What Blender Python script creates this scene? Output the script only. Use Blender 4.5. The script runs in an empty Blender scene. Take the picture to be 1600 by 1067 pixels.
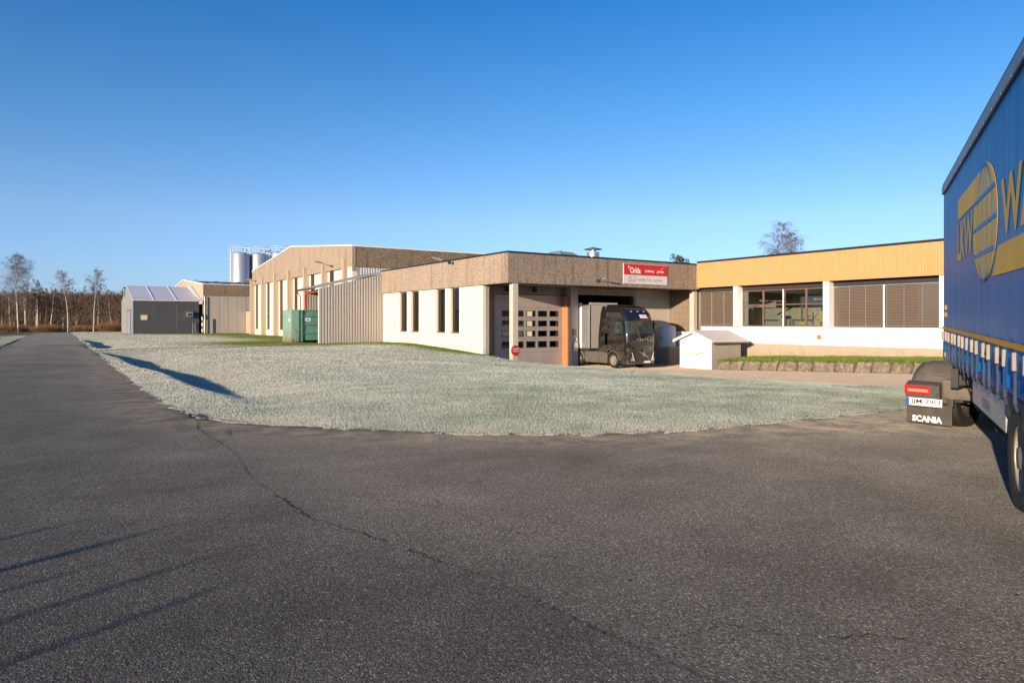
import bpy, math, random
import numpy as np
from mathutils import Vector, Matrix
R = math.radians
S = bpy.context.scene
COL = S.collection
# ---------------------------------------------------------------- camera, sky, sun, exposure
# world axes follow the buildings: x runs along the dock front, y along the long left walls;
# the origin is the near corner of the delivery building, z = 0 is the road by the camera
CX, CY, CZ = -21.95, -33.42, 1.65
YAW = R(33.65)
cam = bpy.data.cameras.new('camera')
cam.lens = 24.0; cam.sensor_width = 36.0
cam.shift_y = -30.5 / 1600
cam.clip_start = 0.1; cam.clip_end = 6000
camo = bpy.data.objects.new('camera', cam); COL.objects.link(camo)
camo.location = (CX, CY, CZ); camo.rotation_euler = (R(90), 0, -YAW)
S.camera = camo
SUN_EL = R(9.4)
SUN_H = (-0.918, -0.396)              # horizontal direction towards the sun
W = bpy.data.worlds.new('World'); S.world = W; W.use_nodes = True
wn = W.node_tree; wn.nodes.clear()
wo = wn.nodes.new('ShaderNodeOutputWorld'); bg = wn.nodes.new('ShaderNodeBackground')
sky = wn.nodes.new('ShaderNodeTexSky'); sky.sky_type = 'NISHITA'; sky.sun_disc = False
sky.sun_elevation = SUN_EL; sky.sun_rotation = math.atan2(SUN_H[0], SUN_H[1])
sky.air_density = 1.0; sky.dust_density = 0.3; sky.ozone_density = 3.0; sky.altitude = 0
hsv = wn.nodes.new('ShaderNodeHueSaturation')
hsv.inputs['Saturation'].default_value = 1.03; hsv.inputs['Value'].default_value = 1.0
tcs = wn.nodes.new('ShaderNodeTexCoord'); sxyz = wn.nodes.new('ShaderNodeSeparateXYZ'); wn.links.new(tcs.outputs['Generated'], sxyz.inputs[0])
rmp = wn.nodes.new('ShaderNodeValToRGB'); wn.links.new(sxyz.outputs[2], rmp.inputs[0]); els = rmp.color_ramp.elements   # clear cold air: less yellow low down
SKYT = [(0.0,(.62,.84,1.75)),(.06,(.72,.83,1.30)),(.14,(.86,.88,1.12)),(.28,(.56,.80,1.03)),(.46,(.25,.66,1.02)),(1.0,(.25,.6,1.0))]
while len(els) < len(SKYT): els.new(.5)
for e_, (p_, c_) in zip(els, SKYT): e_.position = p_; e_.color = (c_[0]/2, c_[1]/2, c_[2]/2, 1)
mulc = wn.nodes.new('ShaderNodeMix'); mulc.data_type = 'RGBA'; mulc.blend_type = 'MULTIPLY'; mulc.inputs[0].default_value = 1
scl = wn.nodes.new('ShaderNodeMix'); scl.data_type = 'RGBA'; scl.blend_type = 'ADD'; scl.inputs[0].default_value = 1
wn.links.new(rmp.outputs[0], scl.inputs[6]); wn.links.new(rmp.outputs[0], scl.inputs[7])
wn.links.new(sky.outputs[0], mulc.inputs[6]); wn.links.new(scl.outputs[2], mulc.inputs[7])
wn.links.new(mulc.outputs[2], hsv.inputs['Color']); wn.links.new(hsv.outputs[0], bg.inputs[0])
bg.inputs[1].default_value = 0.135
wn.links.new(bg.outputs[0], wo.inputs[0])
sun = bpy.data.lights.new('sun', 'SUN'); sun.energy = 5.0; sun.angle = R(0.5); sun.color = (1.0, 0.80, 0.57)
suno = bpy.data.objects.new('sun', sun); COL.objects.link(suno)
sd = Vector((SUN_H[0]*math.cos(SUN_EL), SUN_H[1]*math.cos(SUN_EL), math.sin(SUN_EL)))
suno.rotation_euler = sd.to_track_quat('Z', 'Y').to_euler()
suno.location = (-40, -40, 30)
S.view_settings.view_transform = 'Standard'; S.view_settings.look = 'None'
S.view_settings.exposure = 0.62; S.view_settings.gamma = 1.0

# ---------------------------------------------------------------- helpers
CS, SN = math.cos(YAW), math.sin(YAW)
def cw(X, Y):
    """camera-ground coordinates (right, forward) -> world xy"""
    return (CX + X*CS + Y*SN, CY - X*SN + Y*CS)
def wc(x, y):
    dx, dy = x-CX, y-CY
    return (dx*CS - dy*SN, dx*SN + dy*CS)

class MB:
    def __init__(s): s.v = []; s.f = []; s.m = []
    def add(s, vs, fs, mi=0):
        o = len(s.v); s.v += [tuple(p) for p in vs]
        s.f += [tuple(i+o for i in f) for f in fs]; s.m += [mi]*len(fs)
    def box(s, x0, x1, y0, y1, z0, z1, mi=0):
        vs = [(x0,y0,z0),(x1,y0,z0),(x1,y1,z0),(x0,y1,z0),(x0,y0,z1),(x1,y0,z1),(x1,y1,z1),(x0,y1,z1)]
        s.add(vs, [(0,3,2,1),(4,5,6,7),(0,1,5,4),(1,2,6,5),(2,3,7,6),(3,0,4,7)], mi)
    def obox(s, c, ax, ay, az, mi=0):
        """oriented box: centre and three half axis vectors"""
        c, ax, ay, az = map(Vector, (c, ax, ay, az))
        vs = [c+ax*i+ay*j+az*k for k in (-1,1) for i,j in ((-1,-1),(1,-1),(1,1),(-1,1))]
        s.add(vs, [(0,3,2,1),(4,5,6,7),(0,1,5,4),(1,2,6,5),(2,3,7,6),(3,0,4,7)], mi)
    def prism(s, pts, d, mi=0):
        """polygon of 3d points extruded by vector d"""
        n = len(pts); d = Vector(d)
        vs = [Vector(p) for p in pts]; vs += [p+d for p in vs]
        fs = [tuple(range(n-1,-1,-1)), tuple(range(n, 2*n))]
        fs += [(i,(i+1)%n,n+(i+1)%n,n+i) for i in range(n)]
        s.add(vs, fs, mi)
    def tube(s, p0, p1, r0, r1=None, n=8, mi=0, caps=True):
        if r1 is None: r1 = r0
        p0, p1 = Vector(p0), Vector(p1); d = p1-p0
        if d.length < 1e-6: return
        d.normalize(); a = d.orthogonal().normalized(); b = d.cross(a)
        vs = []
        for p, r in ((p0,r0),(p1,r1)):
            for i in range(n):
                t = 2*math.pi*i/n; vs.append(p + a*(r*math.cos(t)) + b*(r*math.sin(t)))
        fs = [(i,(i+1)%n,n+(i+1)%n,n+i) for i in range(n)]
        if caps: fs += [tuple(range(n-1,-1,-1)), tuple(range(n,2*n))]
        s.add(vs, fs, mi)
    def path(s, pts, r, n=6, mi=0):
        for a, b in zip(pts[:-1], pts[1:]): s.tube(a, b, r, r, n, mi)
    def lathe(s, o, axis, prof, n=32, mi=0, a0=0, a1=2*math.pi, mis=None):
        """prof: list of (radius, along axis)"""
        o, axis = Vector(o), Vector(axis).normalized(); a = axis.orthogonal().normalized(); b = axis.cross(a)
        full = abs(a1-a0-2*math.pi) < 1e-6; k = n if full else n+1
        vs = []
        for r, h in prof:
            for i in range(k):
                t = a0+(a1-a0)*i/n; vs.append(o+axis*h+a*(r*math.cos(t))+b*(r*math.sin(t)))
        for j in range(len(prof)-1):
            fs = []
            for i in range(n):
                i2 = (i+1)%k
                fs.append((j*k+i, j*k+i2, (j+1)*k+i2, (j+1)*k+i))
            o_ = len(s.v) if j == 0 else o_
            if j == 0: s.v += [tuple(p) for p in vs]
            s.f += [tuple(q+o_ for q in f) for f in fs]; s.m += [mis[j] if mis else mi]*len(fs)
    def grid(s, P, mi=0):
        nr, nc = len(P), len(P[0]); vs = [p for r in P for p in r]
        s.add(vs, [(i*nc+j, i*nc+j+1, (i+1)*nc+j+1, (i+1)*nc+j) for i in range(nr-1) for j in range(nc-1)], mi)
    def build(s, name, mats, parent=None, smooth=False, bevel=0.0, fix=False):
        me = bpy.data.meshes.new(name); me.from_pydata(s.v, [], s.f)
        if not isinstance(mats, (list, tuple)): mats = [mats]
        for m_ in mats: me.materials.append(m_)
        if len(mats) > 1: me.polygons.foreach_set('material_index', s.m)
        if smooth: me.polygons.foreach_set('use_smooth', [True]*len(s.f))
        if fix:
            import bmesh
            bm = bmesh.new(); bm.from_mesh(me); bmesh.ops.remove_doubles(bm, verts=bm.verts, dist=1e-4)
            bmesh.ops.recalc_face_normals(bm, faces=bm.faces); bm.to_mesh(me); bm.free()
        me.update()
        return link(name, me, parent, bevel, smooth)
def link(name, me, parent=None, bevel=0.0, smooth=False):
    o = bpy.data.objects.new(name, me); COL.objects.link(o)
    if parent is not None:
        o.parent = parent
        if parent.type == 'EMPTY' and not parent.get('_local'): o.location = -parent.location
    if bevel:
        md = o.modifiers.new('bevel', 'BEVEL'); md.width = bevel; md.segments = 2; md.limit_method = 'ANGLE'; md.angle_limit = R(40)
    if smooth:
        try: me.set_sharp_from_angle(angle=R(38))
        except Exception: pass
    return o
def tag(o, label=None, cat=None, group=None, kind=None):
    if label: o['label'] = label
    if cat: o['category'] = cat
    if group: o['group'] = group
    if kind: o['kind'] = kind
    return o
def thing(name, label, cat, loc=(0,0,0), rz=0, group=None, local=False):
    o = bpy.data.objects.new(name, None); COL.objects.link(o); o.empty_display_size = .3
    o.location = loc; o.rotation_euler = (0,0,rz)
    if local: o['_local'] = 1
    return tag(o, label, cat, group)
def copy_tree(o, parent=None):
    c = o.copy(); COL.objects.link(c)
    if parent is not None: c.parent = parent
    for ch in list(o.children): copy_tree(ch, c)
    return c
def text_rect(body, c, right, up, w, h, mat, parent, name='lettering', thick=.004, bold=0.0, shear=0.0):
    cu = bpy.data.curves.new('txt', 'FONT'); cu.body = body; cu.size = 1; cu.align_x = 'CENTER'; cu.align_y = 'CENTER'
    cu.offset = bold; cu.shear = shear; cu.resolution_u = 3
    o = bpy.data.objects.new('txt', cu); COL.objects.link(o)
    dg = bpy.context.evaluated_depsgraph_get(); me = bpy.data.meshes.new_from_object(o.evaluated_get(dg))
    COL.objects.unlink(o); bpy.data.objects.remove(o)
    co = np.empty(len(me.vertices)*3); me.vertices.foreach_get('co', co); co = co.reshape(-1,3)
    mn, mx = co.min(0), co.max(0)
    q = (co-(mn+mx)/2)/np.maximum(mx-mn, 1e-6)
    c = np.array(c); r_ = np.array(Vector(right).normalized()); u_ = np.array(Vector(up).normalized())
    p = c + q[:,[0]]*w*r_ + q[:,[1]]*h*u_
    me.vertices.foreach_set('co', p.ravel()); me.materials.clear(); me.materials.append(mat); me.name = name; me.update()
    return link(name, me, parent)

# ---------------------------------------------------------------- materials
def srgb(r, g, b):
    f = lambda c: c/255/12.92 if c <= 10 else ((c/255+.055)/1.055)**2.4
    return (f(r), f(g), f(b))
class NT:
    def __init__(s, name):
        s.mat = bpy.data.materials.new(name); s.mat.use_nodes = True; s.t = s.mat.node_tree
        s.b = s.t.nodes['Principled BSDF']; s.out = s.t.nodes['Material Output']
    def n(s, t, **k):
        x = s.t.nodes.new(t)
        for a, v in k.items():
            if a.startswith('i_'):
                key = a[2:]
                key = int(key) if key.isdigit() else key.replace('_', ' ')
                x.inputs[key].default_value = v
            else: setattr(x, a, v)
        return x
    def l(s, a, b): s.t.links.new(a, b)
    def pos(s, obj=False):
        if obj: return s.n('ShaderNodeTexCoord').outputs['Object']
        return s.n('ShaderNodeNewGeometry').outputs['Position']
    def noise(s, vec, scale, detail=4, rough=.55, dist=0):
        x = s.n('ShaderNodeTexNoise', i_Scale=scale, i_Detail=detail, i_Roughness=rough, i_Distortion=dist); s.l(vec, x.inputs['Vector']); return x.outputs['Fac']
    def stretch(s, vec, sc):
        x = s.n('ShaderNodeMapping'); x.inputs['Scale'].default_value = sc; s.l(vec, x.inputs['Vector']); return x.outputs[0]
    def ramp(s, fac, stops):
        x = s.n('ShaderNodeValToRGB'); e = x.color_ramp.elements
        while len(e) < len(stops): e.new(.5)
        for i, (p, c) in enumerate(stops):
            e[i].position = p; e[i].color = (c[0],c[1],c[2],1) if isinstance(c, (tuple, list)) else (c,c,c,1)
        s.l(fac, x.inputs[0]); return x.outputs[0]
    def mix(s, fac, a, b, mode='MIX'):
        x = s.n('ShaderNodeMix', data_type='RGBA', blend_type=mode)
        for v, k in ((fac, 0), (a, 6), (b, 7)):
            if hasattr(v, 'node'): s.l(v, x.inputs[k])
            elif isinstance(v, (tuple, list)): x.inputs[k].default_value = (v[0],v[1],v[2],1)
            else: x.inputs[k].default_value = v if k == 0 else (v,v,v,1)
        return x.outputs[2]
    def math(s, op, a, b=0.0):
        x = s.n('ShaderNodeMath', operation=op)
        for v, k in ((a,0),(b,1)):
            if hasattr(v, 'node'): s.l(v, x.inputs[k])
            else: x.inputs[k].default_value = v
        return x.outputs[0]
    def attr(s, name): return s.n('ShaderNodeAttribute', attribute_name=name).outputs['Fac']
    def bump(s, h, strength=.3, dist=.02):
        x = s.n('ShaderNodeBump', i_Strength=strength, i_Distance=dist); s.l(h, x.inputs['Height']); s.l(x.outputs[0], s.b.inputs['Normal'])
    def col(s, c):
        if hasattr(c, 'node'): s.l(c, s.b.inputs['Base Color'])
        else: s.b.inputs['Base Color'].default_value = (c[0],c[1],c[2],1)
    def set(s, rough=.7, metal=0, spec=None, coat=0):
        s.b.inputs['Roughness'].default_value = rough; s.b.inputs['Metallic'].default_value = metal
        if spec is not None: s.b.inputs['Specular IOR Level'].default_value = spec
        if coat: s.b.inputs['Coat Weight'].default_value = coat; s.b.inputs['Coat Roughness'].default_value = .05
        return s.mat
def plain(name, c, rough=.6, metal=0, var=.12, scale=3.0, spec=None, coat=0, bump=0, obj=False, grime=0):
    k = NT(name); p = k.pos(obj)
    f = k.noise(p, scale, 6, .6)
    a = tuple(x*(1-var) for x in c); b = tuple(min(1, x*(1+var)) for x in c)
    cc = k.ramp(f, [(.25, a), (.75, b)])
    if grime:
        g = k.noise(k.stretch(p, (1.3,1.3,.35)), 1.1, 8, .7)
        cc = k.mix(k.ramp(g, [(.45, 0.0), (.75, grime)]), cc, tuple(x*.45 for x in c))
    k.col(cc)
    if bump: k.bump(k.noise(p, scale*12, 4), bump, .01)
    return k.set(rough, metal, spec, coat)
def aggregate(name, base, dark, light, scale=26, streak=.5):
    """exposed aggregate concrete: pebbles of mixed tone, faint rain streaks"""
    k = NT(name); p = k.pos()
    v = k.n('ShaderNodeTexVoronoi', i_Scale=scale); k.l(p, v.inputs['Vector'])
    sep = k.n('ShaderNodeSeparateColor'); k.l(v.outputs['Color'], sep.inputs[0])
    c = k.ramp(sep.outputs[0], [(.0, dark), (.3, base), (.7, base), (1.0, light)])
    big = k.noise(p, 8, 5, .7)
    c = k.mix(k.ramp(big, [(.35, 0.0), (.7, .55)]), c, dark)
    c = k.mix(.25, c, k.ramp(k.noise(p, .6, 3), [(.3, tuple(x*.8 for x in base)), (.7, tuple(min(1,x*1.15) for x in base))]))
    st = k.noise(k.stretch(p, (1.6,1.6,.12)), 1.5, 5, .6)
    c = k.mix(k.ramp(st, [(.53, 0.0), (.68, streak)]), c, tuple(x*.33 for x in base))
    k.col(c); k.bump(v.outputs['Distance'], .5, .02)
    return k.set(.9)
def glass_mat(name, tint=(.9,.95,.93), refl=1.0, rough=.01):
    k = NT(name); k.t.nodes.remove(k.b)
    tr = k.n('ShaderNodeBsdfTransparent'); tr.inputs[0].default_value = (*tint,1)
    gl = k.n('ShaderNodeBsdfGlossy'); gl.inputs['Roughness'].default_value = rough
    fr = k.n('ShaderNodeFresnel', i_IOR=1.6)
    mm = k.math('MULTIPLY', fr.outputs[0], refl)
    ms = k.n('ShaderNodeMixShader'); k.l(mm, ms.inputs[0]); k.l(tr.outputs[0], ms.inputs[1]); k.l(gl.outputs[0], ms.inputs[2])
    k.l(ms.outputs[0], k.out.inputs[0]); return k.mat
M = {}
M['agg'] = aggregate('aggregate concrete', (.385,.30,.225), (.15,.105,.075), (.54,.44,.345), scale=19)
M['agg_mid'] = aggregate('rain streaked aggregate concrete', (.30,.235,.175), (.09,.065,.045), (.47,.385,.30), scale=19, streak=.8)
M['agg_dark'] = aggregate('weathered aggregate concrete', (.24,.175,.115), (.06,.045,.025), (.42,.33,.23), scale=12, streak=.75)
def panel_white(name, base, speck):
    k = NT(name); p = k.pos()
    c = k.ramp(k.noise(p, 16, 6, .8), [(.34, tuple(x*.72 for x in base)), (.55, base), (.8, tuple(min(1,x*1.08) for x in base))])
    st = k.noise(k.stretch(p, (1.2,1.2,.1)), 1.4, 6, .65)
    c = k.mix(k.ramp(st, [(.5, 0.0), (.78, .4)]), c, speck)
    sx = k.n('ShaderNodeSeparateXYZ'); k.l(p, sx.inputs[0])
    lo = k.math('ADD', k.math('MULTIPLY', sx.outputs[2], -.55), k.math('MULTIPLY', k.noise(p, 1.7, 7, .7), 1.0))   # splash dirt on the lowest courses
    c = k.mix(k.ramp(lo, [(.42, 0.0), (.85, .42)]), c, (.26,.22,.15))
    k.col(c); k.bump(k.noise(p, 30, 3), .2, .01)
    return k.set(.85)
M['panel'] = panel_white('pale pebble panel', (.80,.72,.60), (.42,.33,.24))
M['conc'] = panel_white('grey cast concrete', (.40,.36,.31), (.18,.15,.12))
M['conc_pale'] = panel_white('pale concrete', (.55,.49,.41), (.27,.22,.16))
M['conc_tan'] = panel_white('sun bleached concrete panel', (.46,.37,.27), (.24,.18,.12))
M['dark_edge'] = plain('black roof edge', (.014,.015,.018), .45)
M['white_edge'] = plain('white roof edge', (.75,.76,.78), .5)
M['roof_felt'] = plain('roof felt', (.07,.07,.075), .9)
M['soffit'] = plain('soffit boards', (.25,.21,.165), .8, var=.25, scale=2)
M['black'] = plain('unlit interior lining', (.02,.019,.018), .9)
M['rubber'] = plain('rubber', (.018,.017,.016), .75, obj=True, var=.35, scale=8)
M['steel'] = plain('galvanised steel', (.52,.53,.54), .38, .85, var=.15, scale=5)
M['steel_dark'] = plain('dark painted steel', (.05,.05,.05), .5, .2)
M['white_paint'] = plain('white painted timber', (.80,.78,.74), .55, var=.05, scale=4, grime=.12)
M['brown_frame'] = plain('brown window frame', (.15,.095,.07), .55)
M['glass'] = glass_mat('window glass', refl=1.2)
M['glass_dark'] = glass_mat('tinted glass', (.35,.42,.40), 1.2)
M['curtain'] = plain('grey curtain', (.13,.13,.11), .9, var=.35, scale=1.2)
M['red'] = plain('red enamel', (.52,.01,.018), .35, var=.06)
M['white'] = plain('white vinyl', (.82,.80,.78), .45, var=.04)
M['grey_print'] = plain('grey print', (.22,.22,.24), .5)
# ---------------------------------------------------------------- ground
rng = np.random.default_rng(7)
def sstep(a, b, x):
    t = np.clip((x-a)/(b-a), 0, 1); return t*t*(3-2*t)
def vnoise(x, y, seed=0):
    """cheap value noise"""
    xi, yi = np.floor(x).astype(np.int64), np.floor(y).astype(np.int64); xf, yf = x-xi, y-yi
    def h(i, j):
        n = (i*374761393 + j*668265263 + seed*144269) & 0x7fffffff
        n = ((n ^ (n >> 13))*1274126177) & 0x7fffffff
        return ((n ^ (n >> 16)) & 0xffff)/65535.0
    u, v = xf*xf*(3-2*xf), yf*yf*(3-2*yf)
    return (h(xi,yi)*(1-u)+h(xi+1,yi)*u)*(1-v)+(h(xi,yi+1)*(1-u)+h(xi+1,yi+1)*u)*v
def fbm(x, y, seed=0, oct=4):
    r = 0; a = .5
    for i in range(oct): r = r+a*vnoise(x*2**i, y*2**i, seed+i); a *= .5
    return r
def seg_dist(px, py, pts, closed=False):
    d = np.full(px.shape, 1e9); n = len(pts)
    for i in range(n if closed else n-1):
        ax, ay = pts[i]; bx, by = pts[(i+1)%n]
        dx, dy = bx-ax, by-ay; L = dx*dx+dy*dy+1e-12
        t = np.clip(((px-ax)*dx+(py-ay)*dy)/L, 0, 1)
        d = np.minimum(d, np.hypot(px-ax-t*dx, py-ay-t*dy))
    return d
def inside(px, py, pts):
    r = np.zeros(px.shape, bool); n = len(pts)
    for i in range(n):
        ax, ay = pts[i]; bx, by = pts[(i+1)%n]
        if ay == by: continue
        c = ((ay > py) != (by > py)) & (px < (bx-ax)*(py-ay)/(by-ay)+ax); r ^= c
    return r
# outlines in camera-ground coordinates (right, forward)
NEAR = [(-5.9,12.35),(-5.62,11.85),(-5.25,11.65),(-4.55,11.2),(-3.85,10.85),(-2.9,10.55),(-1.55,10.2),(-.4,10.02),(.65,9.97),(1.5,10.02),(2.55,10.3),
        (3.5,10.72),(4.6,11.35),(6.0,12.1),(7.41,12.8),(9.4,14.1),(11.0,15.9),(11.9,17.6)]
BACK = [(11.9,17.6),(11.7,20.0),(9.6,25),(7.3,29),(5.2,31.5),(3.1,33.7),(1.5,36.5),(.3,39.5),(-.75,42.2)]
LAWN = NEAR + BACK[1:] + [wc(2,6), wc(30,40), wc(30,112), wc(-20.35,112), wc(-20.33,70), wc(-20.3,30), wc(-20.2,8), (-9.3,17.0), (-6.9,13.6)]
ROAD_R, ROAD_L = -20.33, -25.2       # the road's edges (world x)
DOCK_W = [wc(.15,3.06), wc(.15,18.85)]
TRACK = [wc(-20.4,12.2), wc(-15,12.3), wc(-11,13.3), wc(-7.5,17.5), wc(-6.5,20)]
def z_base(X, Y):
    s = np.clip(.0165+.0022*X, 0, .045)
    return -s*np.clip(Y-13, 0, 33) - .0016*np.clip(Y-20, 0, 130)*(X < -6) * sstep(-6, -14, X)
def z_yard(X, Y):
    return -.045*np.clip(Y-13, 0, 30.5)*sstep(-4, 2, X)
def z_road(X, Y): return -.0016*np.clip(Y-20, 0, 130)
def lawn_z(X, Y):
    bx, by = CX+X*CS+Y*SN, CY-X*SN+Y*CS
    dn = seg_dist(X, Y, NEAR); db = seg_dist(X, Y, BACK)
    z = z_base(X, Y)
    z = z_yard(X, Y) + .02 + (z-z_yard(X, Y)-.02)*sstep(0, 1.7, db)
    z = z + .015*sstep(0, .5, np.minimum(dn, 3)) + .06*sstep(.4, 4, dn)*sstep(.4, 4, db)*sstep(-20.2,-18, bx)
    # ditch beside the road, in two lengths with the access track between them
    ax = bx - ROAD_R
    for (y0, y1, dep) in ((-23, 10.6, .34), (15.2, 46, .36)):
        along = sstep(y0, y0+14 if y0 < 0 else y0+3, by)*(1-sstep(y1-1.8, y1, by))
        c = 1.10+.95*np.clip((7-by)/24, 0, 1)+.08*np.sin(by*.5)
        prof = np.where(ax < c, sstep(c-.85, c, ax), 1-sstep(c+.15, c+2.9, ax))
        z = z - dep*along*prof
    # lawn corner lying lower than the asphalt
    cr = (1-sstep(-20.3, -17.6, bx))*sstep(-24, -21.8, by)*(1-sstep(-20.6, -17.5, by))
    z = z - .10*cr*sstep(.0, .35, dn + 0*X)
    dt = seg_dist(X, Y, TRACK); z = z + .04*(1-sstep(.4, 1.2, dt))
    z = z + (.07*(fbm(X*.5, Y*.5, 3)-.5) + .10*(fbm(X*.13, Y*.13, 5)-.5))*sstep(0, 1.5, np.minimum(dn, db))
    return z
def mesh_np(name, co, faces, mats, attrs=None, smooth=True, kind=None):
    me = bpy.data.meshes.new(name); nv, nf = len(co), len(faces); k = faces.shape[1]
    me.vertices.add(nv); me.vertices.foreach_set('co', np.ascontiguousarray(co, dtype=np.float32).ravel())
    me.loops.add(nf*k); me.loops.foreach_set('vertex_index', np.ascontiguousarray(faces, dtype=np.int32).ravel())
    me.polygons.add(nf); me.polygons.foreach_set('loop_start', np.arange(nf, dtype=np.int32)*k)
    if smooth: me.polygons.foreach_set('use_smooth', np.ones(nf, bool))
    me.update(calc_edges=True)
    for a, v in (attrs or {}).items():
        at = me.attributes.new(a, 'FLOAT', 'POINT'); at.data.foreach_set('value', np.asarray(v, dtype=np.float32))
    me.materials.append(mats)
    o = bpy.data.objects.new(name, me); COL.objects.link(o)
    if kind: o['kind'] = kind
    return o
def grid_faces(nr, nc, keep=None):
    i, j = np.meshgrid(np.arange(nr-1), np.arange(nc-1), indexing='ij')
    f = np.stack([i*nc+j, i*nc+j+1, (i+1)*nc+j+1, (i+1)*nc+j], -1).reshape(-1,4)
    return f if keep is None else f[keep[f].all(1)]
def to_world(X, Y, z): return np.stack([CX+X*CS+Y*SN, CY-X*SN+Y*CS, z], -1)
def frost_mask(X, Y):
    """1 = white with frost, 0 = thawed green grass close to the warm walls"""
    bx, by = CX+X*CS+Y*SN, CY-X*SN+Y*CS
    dw = seg_dist(bx, by, [(.15,3.0),(.15,18.85),(-5.2,18.85),(-5.2,22)])
    dh = seg_dist(bx, by, [(-6.5,19.5),(-5,23.3),(.2,25.4),(.2,70)])
    dc = seg_dist(bx, by, [(.2,76),(-4,77)])
    n = fbm(bx*.7, by*.7, 11)*2.2
    m = sstep(1.7, 4.8, dw+n*.9-.6)*sstep(4, 10, dh+n-1.0)*sstep(4, 14, dc+n-1)
    return m
def soil_mask(X, Y):
    dt = seg_dist(X, Y, TRACK)+ (fbm(X*1.3, Y*1.3, 21)-.5)*1.1
    dn = seg_dist(X, Y, NEAR)
    a = (1-sstep(.25, .9, dt))*sstep(20, 30, Y)
    b = (1-sstep(.05, .35, dn+(fbm(X*3, Y*3, 22)-.5)*.5))*.7
    c = sstep(.62, .75, fbm(X*.9, Y*.9, 29))*.5*(1-sstep(.8, 2.0, dn))
    return np.clip(np.maximum(np.maximum(a, b), c), 0, 1)
# --- far ground: one sheet out to the horizon
def far_mat():
    k = NT('rough winter field'); p = k.pos()
    c = k.ramp(k.noise(p, .15, 8, .7), [(.3, (.10,.075,.045)), (.6, (.16,.13,.085)), (.8, (.26,.25,.22))])
    k.col(c); k.bump(k.noise(p, 1.5, 6, .7), .6, .15); return k.set(.95)
g = np.concatenate([-np.geomspace(3000, 40, 14), np.linspace(-36, 36, 9), np.geomspace(40, 3000, 14)])
GX, GY = np.meshgrid(g, g); 
mesh_np('ground', np.stack([GX.ravel(), GY.ravel()+20, np.full(GX.size, -1.9)+ .0*GX.ravel()], -1), grid_faces(len(g), len(g)), far_mat(), kind='structure')
# --- asphalt
def asphalt_mat():
    k = NT('old asphalt'); p = k.pos()
    tone = k.attr('tone'); sand = k.attr('sand')
    v = k.n('ShaderNodeTexVoronoi', i_Scale=105.0); k.l(p, v.inputs['Vector'])
    sep = k.n('ShaderNodeSeparateColor'); k.l(v.outputs['Color'], sep.inputs[0])
    c = k.ramp(sep.outputs[0], [(0, (.030,.024,.019)), (.40, (.085,.066,.051)), (.75, (.145,.115,.09)), (.94, (.27,.22,.17)), (1, (.60,.51,.40))])
    n2 = k.noise(p, 34, 5, .75)
    c = k.mix(.5, c, k.ramp(n2, [(.30, (.045,.036,.029)), (.7, (.26,.205,.16))]))
    big = k.noise(p, .35, 6, .65)
    c = k.mix(1.0, c, k.ramp(k.noise(p, 1.1, 6, .7), [(.32, .86), (.68, 1.12)]), 'MULTIPLY')
    c = k.mix(1.0, c, k.ramp(big, [(.3, .72), (.5, 1.0), (.7, 1.25)]), 'MULTIPLY')
    c = k.mix(1.0, c, k.ramp(tone, [(0, .78), (.5, 1.12), (1, 1.8)]), 'MULTIPLY')
    yd = k.attr('yard'); c = k.mix(yd, c, k.ramp(k.noise(p, 1.2, 7, .7), [(.3, (.42,.275,.175)), (.7, (.62,.42,.28))]))
    sn = k.noise(p, 2.2, 7, .72)
    sm = k.math('MULTIPLY', sand, k.ramp(sn, [(.42, 0.0), (.62, 1.0)]))
    c = k.mix(k.math('MULTIPLY', sm, .8), c, (.46,.32,.20))
    c = k.mix(1.0, c, (.75,.89,1.01), 'MULTIPLY'); k.col(c)
    h = k.math('ADD', k.math('MULTIPLY', v.outputs['Distance'], -.6), k.math('MULTIPLY', n2, .8))
    k.bump(h, .42, .010)
    k.b.inputs['Diffuse Roughness'].default_value = 1.0; return k.set(.9, spec=.12)
uu = np.linspace(-1.7, 1.7, 240)
yy = np.concatenate([np.linspace(-60, -2, 30), np.linspace(0, 3.4, 12), np.geomspace(3.6, 62, 230)])
wid = np.concatenate([np.full(30, 30.0), np.linspace(30, 12, 12), 9+np.geomspace(3.6, 62, 230)*.9])
X = uu[None,:]*wid[:,None]; Y = np.repeat(yy[:,None], len(uu), 1)
bx = CX+X*CS+Y*SN; by = CY-X*SN+Y*CS
keep = ~(bx < ROAD_L-.3) & ~((bx > .5) & (by > 4.2) & (bx < 60)) & ~((bx > 16.9)) & (Y < 61)
keep = keep & ~((bx < .15) & (bx > ROAD_R+1.0) & (by > -8))
ins = inside(X, Y, LAWN); dl = seg_dist(X, Y, LAWN, True)
zz = np.where(bx < ROAD_R+.6, z_road(X, Y), z_yard(X, Y))
zl = lawn_z(X, Y)
zz = np.where(ins, np.minimum(zz, zl-.012) - .25*sstep(.4, 1.3, dl), zz)
zz = zz + .012*(fbm(X*.4, Y*.4, 9)-.5)
CR1 = [(-5.35,11.75),(-4.9,10.6),(-4.15,9.55),(-3.55,8.7),(-2.75,7.2),(-2.25,6.5),(-1.7,5.75),(-1.15,5.3),(-.85,5.05),(-.55,4.75),(-.12,4.38),(.05,4.15),(.3,3.85),(.55,3.55),(.85,3.2),(1.2,2.9),(1.8,2.3)]
side = np.interp(Y, [p[1] for p in CR1][::-1], [p[0] for p in CR1][::-1])
dside = X-side
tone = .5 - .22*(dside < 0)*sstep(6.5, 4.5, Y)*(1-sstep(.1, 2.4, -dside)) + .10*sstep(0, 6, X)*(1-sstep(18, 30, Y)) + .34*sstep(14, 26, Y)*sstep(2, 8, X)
tone = tone + .22*sstep(14, 50, Y)*(X < -5)
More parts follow.
